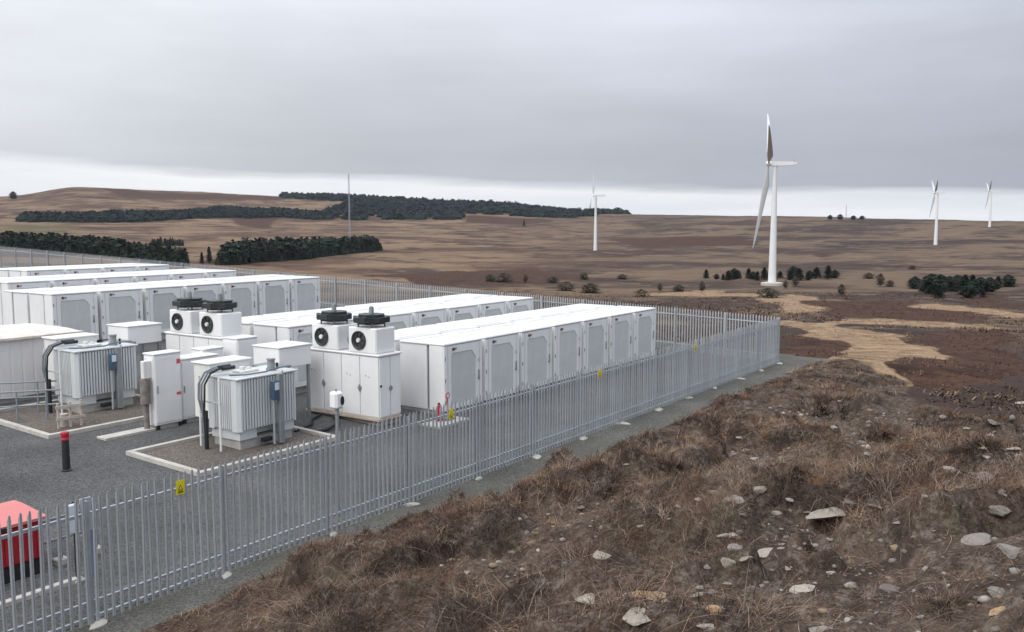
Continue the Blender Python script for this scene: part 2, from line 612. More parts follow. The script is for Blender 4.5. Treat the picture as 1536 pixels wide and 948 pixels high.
def build_ground():
    az = np.concatenate([np.linspace(-180, -46, 46, endpoint=False), np.linspace(-46, 44, 560, endpoint=False), np.linspace(44, 180, 46, endpoint=False)])
    ds = np.concatenate([[0.4, 1.0], np.geomspace(1.6, 56, 460, endpoint=False), np.geomspace(56, 8000, 270)])
    A_, D_ = np.meshgrid(az, ds)
    th = YAW - np.radians(A_)
    U, V = D_ * np.cos(th), D_ * np.sin(th)
    Z = T(U, V)
    na, nd = len(az), len(ds)
    co = np.stack([U, V, Z], -1).reshape(-1, 3)
    i = np.arange(nd - 1)[:, None] * na
    j = np.arange(na)[None, :]
    j2 = (j + 1) % na
    quads = np.stack([i + j, i + na + j, i + na + j2, i + j2], -1).reshape(-1, 4)[:, ::-1]
    me = bpy.data.meshes.new('ground')
    me.vertices.add(len(co))
    me.vertices.foreach_set('co', co.ravel())
    me.loops.add(quads.size)
    me.loops.foreach_set('vertex_index', quads.ravel().astype(np.int32))
    me.polygons.add(len(quads))
    me.polygons.foreach_set('loop_start', np.arange(0, quads.size, 4, dtype=np.int32))
    me.polygons.foreach_set('loop_total', np.full(len(quads), 4, np.int32))
    me.polygons.foreach_set('use_smooth', np.ones(len(quads), bool))
    me.update()
    # plant cover, traced as patches on the ground: straw-coloured grass, dark heather, pasture
    x, y = co[:, 0], co[:, 1]
    dd = np.hypot(x, y)
    wx = x + fbm(x, y, 9, 3, 41) * 9 + fbm(x, y, 40, 3, 43) * 0.10 * np.minimum(dd, 400)
    wy = y + fbm(x, y, 9, 3, 42) * 9 + fbm(x, y, 40, 3, 44) * 0.10 * np.minimum(dd, 400)

    def cover(polys, soft=6, keep=None):
        m = np.zeros(len(x))
        for p in polys:
            w = [ground_at(*q) for q in p]
            m[in_poly(wx, wy, w)] = 1.0
            if keep is not None:
                keep.append(w)
        m = m.reshape(nd, na)
        for _ in range(soft):
            m = (m + np.roll(m, 1, 0) + np.roll(m, -1, 0) + np.roll(m, 1, 1) + np.roll(m, -1, 1)) / 5
        return m.ravel()

    straw = cover([
        [(1172, 447), (1222, 441), (1236, 452), (1228, 468), (1172, 472)],
        [(1172, 483), (1262, 485), (1304, 495), (1356, 505), (1404, 521), (1402, 535), (1360, 542), (1352, 550), (1412, 567), (1440, 582), (1292, 587), (1276, 560), (1270, 530), (1240, 511), (1172, 499)],
        [(1270, 477), (1380, 482), (1500, 486), (1536, 490), (1536, 496), (1380, 490), (1270, 486)],
        [(1375, 451), (1440, 458), (1540, 471), (1540, 479), (1430, 467), (1370, 457)],
        [(930, 441), (1050, 434), (1150, 441), (1172, 448), (1050, 446)],
            ], keep=STRAW_W)
    dark = cover(keep=DARK_W, polys=[
        [(1238, 453), (1300, 447), (1380, 453), (1440, 468), (1505, 480), (1440, 483), (1320, 482), (1240, 473)],
        [(1160, 501), (1240, 503), (1279, 526), (1287, 550), (1240, 556), (1160, 548)],
        [(1400, 499), (1545, 499), (1545, 585), (1440, 580), (1392, 560), (1354, 548), (1402, 536), (1407, 524), (1345, 505)],
        [(1445, 446), (1545, 440), (1545, 467), (1455, 456)],
        [(90, 282), (200, 286), (330, 292), (430, 295), (430, 301), (300, 300), (170, 294)], [(345, 326), (420, 322), (400, 343), (360, 340)], [(900, 358), (1120, 357), (1135, 368), (960, 371)],
        [(700, 322), (840, 329), (790, 337), (700, 335)], [(1205, 380), (1265, 379), (1262, 389)], [(520, 412), (800, 402), (900, 420), (640, 430)],
    ])
    green = cover([[(0, 336), (100, 338), (130, 350), (0, 352)]])
    lim = 38.0 + 11 * smooth(5, 12.5, y) + fbm(x, y, 3.5, 3, 35) * 7
    mound = smooth(1.5, -1.5, x - lim) * smooth(1.0, -.1, y - toe(x))
    a = np.degrees(YAW - np.arctan2(y, x))
    tan = smooth(14, -6, a) * smooth(120, 500, dd)
    for nm, arr in (('straw', straw), ('dark', dark), ('green', green), ('mound', mound), ('tan', tan)):
        at = me.attributes.new(nm, 'FLOAT', 'POINT')
        at.data.foreach_set('value', np.asarray(arr, np.float32))
    o = mesh_obj('ground', me, ground_mat())
    return tag(o, 'brown moorland ground with a rough peat mound in front', kind='structure')


def ground_mat():
    m = bpy.data.materials.new('moorland')
    m.use_nodes = True
    N, L = m.node_tree.nodes, m.node_tree.links
    b = N['Principled BSDF']
    b.inputs['Roughness'].default_value = 0.95
    b.inputs['Specular IOR Level'].default_value = 0.1
    t = N.new('ShaderNodeTexCoord')

    def noise(scale, detail=6, rough=0.6, loc=(0, 0, 0)):
        mp_ = N.new('ShaderNodeMapping')
        mp_.inputs['Location'].default_value = loc
        L.new(t.outputs['Object'], mp_.inputs[0])
        n = N.new('ShaderNodeTexNoise')
        n.inputs['Scale'].default_value = scale
        n.inputs['Detail'].default_value = detail
        n.inputs['Roughness'].default_value = rough
        L.new(mp_.outputs[0], n.inputs['Vector'])
        return n.outputs[0]

    def rng(s, a, b_, lo=0.0, hi=1.0):
        n = N.new('ShaderNodeMapRange')
        n.interpolation_type = 'SMOOTHSTEP'
        for i, q in enumerate((a, b_, lo, hi)):
            n.inputs[1 + i].default_value = q
        L.new(s, n.inputs[0])
        return n.outputs[0]

    def mix(f, a, b_):
        n = N.new('ShaderNodeMix')
        n.data_type = 'RGBA'
        for s, i in ((f, 0), (a, 6), (b_, 7)):
            if isinstance(s, tuple):
                n.inputs[i].default_value = (*s, 1)
            elif isinstance(s, float):
                n.inputs[i].default_value = s
            else:
                L.new(s, n.inputs[i])
        return n.outputs[2]

    def mul(a, b_):
        n = N.new('ShaderNodeMath')
        n.operation = 'MULTIPLY'
        for s, i in ((a, 0), (b_, 1)):
            if isinstance(s, float):
                n.inputs[i].default_value = s
            else:
                L.new(s, n.inputs[i])
        return n.outputs[0]

    def attr(nm):
        n = N.new('ShaderNodeAttribute')
        n.attribute_name = nm
        return n.outputs['Fac']
    brk = noise(0.13, 10, 0.78, (3, 8, 2))

    def warp(nm):
        n = N.new('ShaderNodeMath')
        n.operation = 'MULTIPLY_ADD'
        L.new(brk, n.inputs[0])
        n.inputs[1].default_value = 1.5
        n2 = N.new('ShaderNodeMath')
        n2.operation = 'SUBTRACT'
        L.new(attr(nm), n2.inputs[0])
        n2.inputs[1].default_value = 0.72
        L.new(n2.outputs[0], n.inputs[2])
        return n.outputs[0]
    big, mid, fine = noise(0.0065, 7, 0.58), noise(0.020, 7, 0.6, (7, 3, 1)), noise(0.9, 6, 0.65)
    tiny = noise(7.0, 6, 0.7)
    big2 = noise(0.0085, 8, 0.6, (31, 12, 5))
    # open moor
    moor = mix(rng(big, 0.44, 0.57), (0.054, 0.037, 0.031), (0.135, 0.094, 0.064))
    warm = mix(rng(big2, 0.44, 0.57), (0.092, 0.053, 0.036), (0.215, 0.146, 0.092))
    moor = mix(mul(attr('tan'), 0.8), moor, warm)
    moor = mix(mul(rng(mid, 0.52, 0.62), 0.8), moor, (0.038, 0.025, 0.023))
    moor = mix(mul(rng(noise(0.035, 7, 0.62, (2, 9, 0)), 0.55, 0.64), 0.6), moor, (0.175, 0.128, 0.084))
    strawc = mix(rng(noise(0.45, 9, 0.75, (6, 6, 1)), 0.36, 0.64), (0.165, 0.107, 0.066), (0.365, 0.255, 0.158))
    strawc = mix(rng(noise(2.2, 6, 0.7, (9, 2, 1)), 0.52, 0.70), strawc, (0.150, 0.095, 0.058))
    darkc = mix(rng(noise(0.4, 9, 0.75, (1, 6, 4)), 0.36, 0.64), (0.034, 0.019, 0.014), (0.088, 0.047, 0.032))
    moor = mix(rng(warp('dark'), 0.35, 0.65), moor, darkc)
    moor = mix(rng(warp('straw'), 0.34, 0.66), moor, strawc)
    moor = mix(mul(attr('green'), 0.5), moor, (0.11, 0.105, 0.05))
    fleck = rng(noise(0.12, 7, 0.75, (4, 4, 4)), 0.42, 0.72, 1.10, 0.80)
    sc = N.new('ShaderNodeVectorMath')
    sc.operation = 'SCALE'
    L.new(moor, sc.inputs[0])
    L.new(fleck, sc.inputs['Scale'])
    moor = sc.outputs[0]
    # bare peat of the mound
    peat = mix(rng(fine, 0.35, 0.65), (0.050, 0.034, 0.026), (0.108, 0.076, 0.057))
    peat = mix(rng(tiny, 0.45, 0.70), peat, (0.200, 0.165, 0.135))
    peat = mix(rng(noise(16.0, 5, 0.7, (1, 2, 3)), 0.52, 0.72), peat, (0.036, 0.027, 0.023))
    peat = mix(mul(rng(noise(1.4, 4, 0.6, (5, 1, 0)), 0.55, 0.72), 0.5), peat, (0.085, 0.082, 0.045))
    peat = mix(mul(rng(noise(38.0, 5, 0.7, (2, 7, 3)), 0.50, 0.66), 0.7), peat, (0.170, 0.135, 0.110))
    peat = mix(mul(rng(noise(0.8, 5, 0.6, (8, 7, 3)), 0.50, 0.62), 0.75), peat, (0.034, 0.023, 0.019))
    col = mix(rng(attr('mound'), 0.2, 0.8), moor, peat)
    L.new(col, b.inputs['Base Color'])
    bp = N.new('ShaderNodeBump')
    bp.inputs['Strength'].default_value = 0.9
    bp.inputs['Distance'].default_value = 0.06
    L.new(tiny, bp.inputs['Height'])
    bp2 = N.new('ShaderNodeBump')
    bp2.inputs['Strength'].default_value = 0.7
    bp2.inputs['Distance'].default_value = 0.8
    L.new(noise(0.5, 6, 0.65, (0, 5, 0)), bp2.inputs['Height'])
    L.new(bp.outputs[0], bp2.inputs['Normal'])
    L.new(bp2.outputs[0], b.inputs['Normal'])
    return m


build_ground()


# ------------------------------------------------------------------ gravel yard and verge
def gravel_mat(name, c0, c1, c2, green=0.0):
    m = bpy.data.materials.new(name)
    m.use_nodes = True
    N, L = m.node_tree.nodes, m.node_tree.links
    b = N['Principled BSDF']
    b.inputs['Roughness'].default_value = 0.92
    b.inputs['Specular IOR Level'].default_value = 0.2
    t = N.new('ShaderNodeTexCoord')
    v = N.new('ShaderNodeTexVoronoi')
    v.inputs['Scale'].default_value = 32
    L.new(t.outputs['Object'], v.inputs['Vector'])
    cr = N.new('ShaderNodeValToRGB')
    cr.color_ramp.elements[0].color = (*c0, 1)
    cr.color_ramp.elements[1].color = (*c1, 1)
    e = cr.color_ramp.elements.new(0.55)
    e.color = (*c2, 1)
    sepc = N.new('ShaderNodeSeparateColor')
    L.new(v.outputs['Color'], sepc.inputs[0])
    L.new(sepc.outputs[0], cr.inputs[0])
    n = N.new('ShaderNodeTexNoise')
    n.inputs['Scale'].default_value = 0.35
    n.inputs['Detail'].default_value = 7
    L.new(t.outputs['Object'], n.inputs['Vector'])
    mr = N.new('ShaderNodeMapRange')
    mr.inputs[1].default_value = 0.3
    mr.inputs[2].default_value = 0.7
    mr.inputs[3].default_value = 0.74
    mr.inputs[4].default_value = 1.22
    L.new(n.outputs[0], mr.inputs[0])
    s = N.new('ShaderNodeVectorMath')
    s.operation = 'SCALE'
    L.new(cr.outputs[0], s.inputs[0])
    L.new(mr.outputs[0], s.inputs['Scale'])
    out = s.outputs[0]
    if green:
        n2 = N.new('ShaderNodeTexNoise')
        n2.inputs['Scale'].default_value = 0.9
        n2.inputs['Detail'].default_value = 6
        L.new(t.outputs['Object'], n2.inputs['Vector'])
        r2 = N.new('ShaderNodeMapRange')
        r2.inputs[1].default_value = 0.42
        r2.inputs[2].default_value = 0.7
        r2.inputs[4].default_value = green
        L.new(n2.outputs[0], r2.inputs[0])
        mx = N.new('ShaderNodeMix')
        mx.data_type = 'RGBA'
        L.new(r2.outputs[0], mx.inputs[0])
        L.new(out, mx.inputs[6])
        mx.inputs[7].default_value = (0.105, 0.105, 0.062, 1)
        out = mx.outputs[2]
    L.new(out, b.inputs['Base Color'])
    bp = N.new('ShaderNodeBump')
    bp.inputs['Strength'].default_value = 0.8
    bp.inputs['Distance'].default_value = 0.03
    L.new(v.outputs['Distance'], bp.inputs['Height'])
    L.new(bp.outputs[0], b.inputs['Normal'])
    return m


GRAVEL = gravel_mat('grey_gravel', (0.060, 0.061, 0.060), (0.170, 0.169, 0.166), (0.102, 0.102, 0.100))
VERGE = gravel_mat('mossy_gravel', (0.075, 0.073, 0.066), (0.20, 0.195, 0.180), (0.122, 0.119, 0.108), 0.35)


def sheet(name, u0, u1, v0, v1, nu, nv, zf, material, jitter=None):
    us, vs = np.linspace(u0, u1, nu), np.linspace(v0, v1, nv)
    vv, ff = [], []
    for v in vs:
        for u in us:
            vv.append((u, v, zf(u, v)))
    for j in range(nv - 1):
        for i in range(nu - 1):
            ff.append((j * nu + i, j * nu + i + 1, (j + 1) * nu + i + 1, (j + 1) * nu + i))
    me = bpy.data.meshes.new(name)
    me.from_pydata(vv, [], ff)
    return mesh_obj(name, me, material)


tag(sheet('gravel_yard', -25, 46.6, 15.2, 122, 3, 3, lambda u, v: float(pad_z(v)), GRAVEL), 'grey gravel yard inside the palisade fence', kind='structure')


def verge_edge():
    us = np.linspace(-20, 49.2, 140)
    vv, ff = [], []
    for k, u in enumerate(us):
        vv.append((u, 15.2, 0.0))
        vv.append((u, 12.3, -0.02))
        vv.append((u, 11.9, -0.5))
    for k in range(len(us) - 1):
        for q in range(2):
            ff.append((3 * k + q, 3 * k + q + 1, 3 * k + 4 + q, 3 * k + 3 + q))
    # strip round the far corner
    base = len(vv)
    vs = np.linspace(15.2, 122, 60)
    for v in vs:
        z = float(pad_z(v))
        e = 49.2 + 0.5 * math.sin(v * 0.9)
        vv += [(46.6, v, z), (e, v, z - 0.02), (e + 0.5, v, z - 0.6)]
    for k in range(len(vs) - 1):
        for q in range(2):
            i = base + 3 * k + q
            ff.append((i, i + 1, i + 4, i + 3))
    vv += [(49.2, 15.2, 0.0), (49.7, 12.0, -0.6), (49.7, 15.2, -.6)]
    me = bpy.data.meshes.new('gravel_verge')
    me.from_pydata(vv, [], ff)
    tag(mesh_obj('gravel_verge', me, VERGE), 'mossy gravel strip along the outside of the fence', kind='structure')


verge_edge()


# ------------------------------------------------------------------ palisade fences
def pale_mesh(h=2.38):
    prof = [(-.035, 0), (-.017, .021), (0, .006), (.017, .021), (.035, 0)]
    t = 0.004
    front = [(x, -y) for x, y in prof]
    back = [(x, -y + t) for x, y in prof]
    tops = [h - .10, h - .02, h, h - .02, h - .10]
    vs, fs = [], []
    for k in range(5):
        vs += [(front[k][0], front[k][1], 0.06), (front[k][0], front[k][1], tops[k]), (back[k][0], back[k][1], 0.06), (back[k][0], back[k][1], tops[k])]
    for k in range(4):
        a, b = 4 * k, 4 * k + 4
        fs += [(a, b, b + 1, a + 1), (a + 3, b + 3, b + 2, a + 2), (a + 1, b + 1, b + 3, a + 3), (a + 2, b + 2, b, a)]
    fs += [(0, 1, 3, 2), (18, 19, 17, 16)]
    me = bpy.data.meshes.new('pale')
    me.from_pydata(vs, [], fs)
    me.materials.append(M['galv'])
    return me


def front_fence():
    root = thing('palisade_fence', 'grey galvanised steel palisade fence running along the near side of the gravel yard', 'fence', (0, FENCE_V, 0))
    pm = pale_mesh()
    bay = 2.87
    posts = [11.6 + bay * k for k in range(-2, 13)]
    npale = 0
    for k in range(len(posts) - 1):
        for q in range(18):
            u = posts[k] + bay * (q + 0.5) / 18
            o = mesh_obj('pale', pm, None, root, (u, -0.075, random.uniform(-.012, .012)))
            o.rotation_euler = (random.uniform(-.004, .004), random.uniform(-.011, .011), random.uniform(-.07, .07))
            npale += 1
    pmb = MB()
    pmb.box(-.042, .042, -.03, -.022, -0.1, 2.26)
    pmb.box(-.042, .042, .022, .03, -0.1, 2.26)
    pmb.box(-.005, .005, -.022, .022, -0.1, 2.26)
    pmesh = pmb.mesh('post', M['galv'])
    fmb = MB()
    fmb.lathe([(.10, -.1), (.20, -.05), (.22, .02), (.17, .05), (.07, .06)], 11)
    fmb.v = [(x * (1 + .28 * math.sin(2.3 * math.atan2(y, x) + 1) + random.uniform(-.12, .12)), y * (1 + random.uniform(-.2, .2)), z + random.uniform(-.012, .012)) for x, y, z in fmb.v]
    fmesh = fmb.mesh('footing', M['concrete'], True)
    for i, u in enumerate(posts):
        mesh_obj('post', pmesh, None, root, (u, 0.0, 0))
        if i > 0:
            fo = mesh_obj('footing', fmesh, None, root, (u + random.uniform(-.06, .1), -.12, 0))
            fo.rotation_euler = (0, 0, random.uniform(0, 6))
            s = random.uniform(.5, 1.0)
            fo.scale = (s * 1.2, s * .8, 1)
    for z in (2.03, 0.42, 0.14):
        for k in range(len(posts) - 1):
            r = MB()
            r.box(posts[k] + .052, posts[k + 1] - .052, -.05, -.044, z - .03, z + .03)
            r.box(posts[k] + .052, posts[k + 1] - .052, -.044, .0, z + .022, z + .03)
            r.build('rail', M['galv'], root)
    # yellow warning plates wired to the pales
    for u, z in ((10.57, 2.08), (18.95, 2.06), (27.1, 2.04), (35.2, 2.04)):
        s = MB()
        s.box(u - .095, u + .095, -.112, -.107, z - .14, z + .14, .002)
        p = s.build('warning_plate', M['yellow'], root)
        g = MB()
        g.prism([(u - .055, z - .05), (u + .055, z - .05), (u, z + .06)], -.116, -.113, 'y')
        g.build('warning_triangle', M['yellowmark'], p)
        g2 = MB()
        g2.prism([(u - .033, z - .039), (u + .033, z - .039), (u, z + .03)], -.120, -.117, 'y')
        g2.build('triangle_centre', M['yellow'], p)
        g3 = MB()
        g3.box(u - .06, u + .06, -.116, -.113, z - .105, z - .085)
        g3.box(u - .05, u + .05, -.116, -.113, z - .075, z - .065)
        g3.build('print_line', M['yellowmark'], p)
    return root


def back_fence():
    root = thing('palisade_fence', 'grey steel palisade fence behind the container rows, running off to the far left', 'fence', (CORNER_U, FENCE_V, 0))
    sl = 0.033

    def zb(v):
        return sl * v
    mb = MB()
    v = 0.12
    while v < 96:
        z = zb(v)
        x0 = 0.07
        mb.add([(x0, v - .034, z + .05), (x0 + .02, v, z + .05), (x0, v + .034, z + .05),
                (x0, v - .034, z + 2.3), (x0 + .02, v, z + 2.4), (x0, v + .034, z + 2.3), (x0 - .004, v - .034, z + .05), (x0 - .004, v + .034, z + .05), (x0 - .004, v - .034, z + 2.3), (x0 - .004, v + .034, z + 2.3), (x0 + .012, v, z + 2.4)],
               [(0, 1, 4, 3), (1, 2, 5, 4), (6, 8, 10, 9, 7), (3, 4, 10, 8), (4, 5, 9, 10)])
        v += 0.158
    pl = mb.build('pales', M['galv'], root)
    pl['kind'] = 'stuff'
    k = 0
    vv = 0.0
    while vv < 96:
        z = zb(vv)
        p = MB()
        p.box(-.05, .05, vv - .04, vv + .04, z - .3, z + 2.36)
        p.build('post', M['galv'], root)
        for h in (2.03, .42):
            r = MB()
            r.add([(.044, vv + .045, zb(vv) + h - .03), (.06, vv + .045, zb(vv) + h - .03), (.06, vv + .045, zb(vv) + h + .03), (.044, vv + .045, zb(vv) + h + .03),
                   (.044, vv + 2.825, zb(vv + 2.8) + h - .03), (.06, vv + 2.825, zb(vv + 2.8) + h - .03), (.06, vv + 2.825, zb(vv + 2.8) + h + .03), (.044, vv + 2.825, zb(vv + 2.8) + h + .03)],
                  [(0, 1, 2, 3), (7, 6, 5, 4), (0, 4, 5, 1), (1, 5, 6, 2), (2, 6, 7, 3), (3, 7, 4, 0)])
            r.build('rail', M['galv'], root)
        vv += 2.87


front_fence()
back_fence()


# ------------------------------------------------------------------ battery cabinets
def make_cabinet():
    root = thing('battery_cabinet', 'x', 'cabinet', (0, 0, 0), 0, 'white battery cabinets in rows')
    W, D, Ht = 2.30, 2.10, 2.60
    MB().box(.06, W - .06, .10, D - .04, -.40, .13).build('plinth', M['concrete2'], root)
    MB().box(.02, W - .02, .80, D - .01, .13, 2.50, .025).build('rear_section', M['white'], root)
    f = MB()
    f.box(.0, W, .03, .68, .13, 2.50, .02)
    fs = f.build('front_section', M['white'], root)
    MB().box(.10, W - .10, .66, .82, .14, 2.49).build('joint_recess', M['recess'], root)
    r = MB()
    r.box(-.02, W + .02, -.045, D - .01, 2.502, 2.60, .035)
    rf = r.build('roof', M['roof'], root)
    MB().box(.25, W - .25, 1.55, 1.95, 2.599, 2.622, .01).build('roof_hatch', M['roof'], rf)
    d = MB()
    x0, x1, zt, zb_ = .40, 1.90, 2.22, .32
    yo, yi = -.035, .028
    d.prism([(0.01, .15), (x0, .15), (x0, zt - .10), (x0 + .06, zt), (x1 - .26, zt), (x1, zt - .30), (x1, .15), (W - .01, .15), (W - .01, 2.49), (0.01, 2.49)], yo, yi, 'y')
    dr = d.build('door', M['white'], root)
    MB().box(x0 + .002, x1 - .002, yo + .002, yi - .002, .152, zb_, .0).build('kick_plate', M['white'], dr)
    vp = MB()
    vp.box(x0 + .002, x1 - .002, -.018, .026, zb_ + .002, zt - .302)
    vp.prism([(x0 + .002, zt - .3018), (x1 - .002, zt - .3018), (x1 - .262, zt - .002), (x0 + .062, zt - .002), (x0 + .002, zt - .102)], -.018, .026, 'y')
    vp.build('vent_panel', M['vent'], root)
    h = MB()
    h.box(2.03, 2.09, -.07, -.036, 1.10, 1.42, .01)
    h.box(2.0, 2.12, -.05, -.036, 1.05, 1.13, .004)
    h.build('handle', M['galv_dark'], dr)
    for xs in (.205, 2.10):
        MB().box(xs - .006, xs + .006, -.0375, -.0362, .16, 2.47).build('seam', M['recess'], dr)
    for zh in (.45, 1.25, 2.05):
        MB().box(.03, .075, -.055, -.036, zh - .07, zh + .07, .006).build('hinge', M['galv_dark'], dr)
    MB().box(2.0, 2.14, -.0375, -.0362, 1.72, 1.86).build('label_plate', M['vent'], dr)
    b = MB()
    b.cyl((.52, -.036, 2.36), (.52, -.085, 2.36), .065, .05, 12)
    b.build('beacon', M['brownred'], root)
    MB().box(.60, .72, -.045, -.036, 2.33, 2.40, .003).build('small_plate', M['galv_dark'], root)
    return root


ROWS = [  # u of left end, v of front, roof height, name of the pair
    (25.45, 20.40, 2.84, 'row nearest the fence'),
    (24.25, 27.10, 3.16, 'second row'),
    (23.55, 42.70, 3.80, 'third row'),
    (22.25, 49.10, 4.07, 'fourth row'),
    (21.55, 55.30, 4.33, 'farthest row'),
]
cab0 = make_cabinet()
CHILD_LIST = {}
first = True
PITCH_U = 2.50
for ri, (u0, v0, zr, rname) in enumerate(ROWS):
    for side in (0, 1):
        n = 0
        for k in range(7):
            ua = u0 + PITCH_U * k
            vf = v0 if side == 0 else v0 + 4.38
            # leave out what lies beyond the left edge of the picture
            if (ua + 2.3) / (v0 + 2.0) < 0.515:
                continue
            c = cab0 if first else copy_tree(cab0)
            first = False
            if side == 0:
                c.location = (ua, vf, zr - 2.60 + random.uniform(-.012, .012))
                c.rotation_euler = (0, 0, random.uniform(-.004, .004))
                c['label'] = f'white battery cabinet with grey vent panel, {ordinal(n)} from left in the {rname}'
                c['group'] = f'battery cabinets, front side of the {rname}'
            else:
                c.location = (ua + 2.3, vf, zr - 2.60 + random.uniform(-.012, .012))
                c.rotation_euler = (0, 0, math.pi)
                c['label'] = f'white roofed battery cabinet backing onto the {rname}, {ordinal(n)} from left'
                c['group'] = f'battery cabinets, back side of the {rname}'
            n += 1


# ------------------------------------------------------------------ inverters with cooling fans on top
def make_inverter():
    """long side along +y (3.5 m) facing -x, origin at the near corner"""
    root = thing('inverter_cabinet', 'x', 'inverter')
    Lv, W, Hh = 3.5, 1.1, 2.42
    p = MB()
    p.box(.10, W - .05, .08, Lv - .08, -.30, .12)
    p.build('plinth', M['concrete2'], root)
    b = MB()
    b.box(-.06, W, -.03, Lv + .03, .13, .20)
    b.build('base_beam', M['beige'], root)
    b = MB()
    b.box(.02, W - .02, .02, Lv - .02, .20, 2.34, .02)
    b.build('housing', M['white'], root)
    b = MB()
    b.box(-.05, W + .04, -.05, Lv + .05, 2.342, 2.42, .025)
    b.build('roof', M['roof'], root)
    # doors of the long side: four leaves in two pairs
    n = 4
    w = Lv / n
    for k in range(n):
        d = MB()
        d.box(-.015, .018, k * w + .022, (k + 1) * w - .022, .26, 2.30, .008)
        dr = d.build('door', M['white'], root)
        if k % 2 == 1:
            h = MB()
            h.cyl((-.015, k * w + .002, 1.22), (-.05, k * w + .002, 1.22), .085, .075, 14)
            h.box(-.06, -.05, k * w - .02, k * w + .03, 1.10, 1.34)
            h.build('latch', M['galv_dark'], dr)
        if k in (0, 1, 3):
            g = MB()
            g.cyl((-.014, k * w + .45, 1.62), (-.026, k * w + .45, 1.62), .025, n=8)
            g.cyl((-.014, k * w + .60, 1.66), (-.026, k * w + .60, 1.66), .03, n=8)
            g.build('indicator', M['beige'], dr)
    # two leaves of the short side
    for k in range(2):
        d = MB()
        d.box(k * W / 2 + .03, (k + 1) * W / 2 - .022, -.015, .018, .26, 2.30, .008)
        dr = d.build('door', M['white'], root)
        if k == 1:
            h = MB()
            h.cyl((W / 2, -.016, 1.22), (W / 2, -.05, 1.22), .085, .075, 14)
            h.build('latch', M['galv_dark'], dr)
    h = MB()
    h.cyl((.06, -.016, 1.34), (.06, -.04, 1.34), .045, n=10)
    h.build('lock', M['dark'], root)
    # fan boxes
    for k, y0 in enumerate((.12, 1.92)):
        fb = MB()
        fb.box(.0, .98, y0, y0 + 1.30, 2.421, 3.30, .04)
        box = fb.build('fan_box', M['white'], root)
        yc, zc = y0 + .78, 2.86
        ring = MB()
        nn = 28
        vs, fs = [], []
        for (r, x) in ((.325, .0), (.325, -.05), (.29, -.055), (.25, -.02)):
            for q in range(nn):
                t_ = 2 * math.pi * q / nn
                vs.append((x, yc + r * math.cos(t_), zc + r * math.sin(t_)))
        for a in range(3):
            for q in range(nn):
                fs.append((a * nn + q, a * nn + (q + 1) % nn, (a + 1) * nn + (q + 1) % nn, (a + 1) * nn + q))
        ring.add(vs, fs)
        ring.build('fan_ring', M['fan'], box, True)
        disc = MB()
        disc.cyl((-.004, yc, zc), (-.012, yc, zc), .29, n=28)
        disc.build('fan_throat', M['dark'], box)
        bl = MB()
        for q in range(7):
            a0 = 2 * math.pi * q / 7
            pts = []
            for (r, da, x) in ((.09, -.25, -.020), (.27, -.30, -.018), (.27, .30, -.044), (.09, .28, -.036)):
                pts.append((x, yc + r * math.cos(a0 + da), zc + r * math.sin(a0 + da)))
            pts2 = [(x + .004, y, z) for x, y, z in pts]
            bl.add(pts + pts2, [(0, 1, 2, 3), (7, 6, 5, 4), (0, 4, 5, 1), (1, 5, 6, 2), (2, 6, 7, 3), (3, 7, 4, 0)])
        bl.build('fan_blades', M['fan'], box)
        hub = MB()
        hub.cyl((-.02, yc, zc), (-.075, yc, zc), .085, .07, 16)
        hub.build('fan_hub', M['offwhite'], box, True)
        # side fan cowl towards +y
        cw = MB()
        cw.cyl((.40, y0 + 1.30, zc + .02), (.40, y0 + 1.42, zc + .02), .37, .33, 24)
        cw.build('side_cowl', M['galv_dark'], box, True)
        # black roof fan on legs
        oc = [(.46 + .66 * math.cos(t_), y0 + .62 + .66 * math.sin(t_)) for t_ in [math.pi / 8 + q * math.pi / 4 for q in range(8)]]
        oc2 = [(.46 + .48 * math.cos(t_), y0 + .62 + .48 * math.sin(t_)) for t_ in [math.pi / 8 + q * math.pi / 4 for q in range(8)]]
        top = MB()
        top.prism(oc, 3.47, 3.65)
        top.prism(oc2, 3.652, 3.74)
        top.prism(oc2, 3.40, 3.468)
        for q in range(0, 8, 2):
            t_ = math.pi / 8 + q * math.pi / 4
            cx, cy = .46 + .62 * math.cos(t_), y0 + .62 + .60 * math.sin(t_)
            top.box(cx - .05, cx + .05, cy - .05, cy + .05, 3.47, 3.67, .01)
        tf = top.build('roof_fan', M['fan'], root)
        for (dx, dy) in ((-.32, -.32), (-.32, .32), (.32, -.32), (.32, .32)):
            lg = MB()
            lg.cyl((.46 + dx, y0 + .62 + dy, 3.295), (.46 + dx, y0 + .62 + dy, 3.45), .03, n=8)
            lg.build('leg', M['galv_dark'], tf)
        mt = MB()
        mt.cyl((.46, y0 + .62, 3.72), (.46, y0 + .62, 3.98), .09, .08, 14)
        mt.cyl((.46, y0 + .62, 3.98), (.46, y0 + .62, 4.01), .05, .04, 14)
        mt.build('motor', M['galv_dark'], tf, True)
        sm = MB()
        sm.cyl((.03, y0 + .30, 3.30), (.03, y0 + .30, 3.36), .03, n=8)
        sm.build('lifting_eye', M['galv_dark'], box)
    return root


inv = make_inverter()
inv.location = (22.80, 21.07, float(pad_z(21.1)) + .06)
inv['label'] = 'white inverter cabinet with two black fans on top, nearest the fence'
inv['group'] = 'inverter cabinets with roof fans'
inv2 = copy_tree(inv)
inv2.location = (21.70, 27.75, float(pad_z(27.8)) + .06)
inv2['label'] = 'white inverter cabinet with two black fans on top, behind the electrical cabinets'


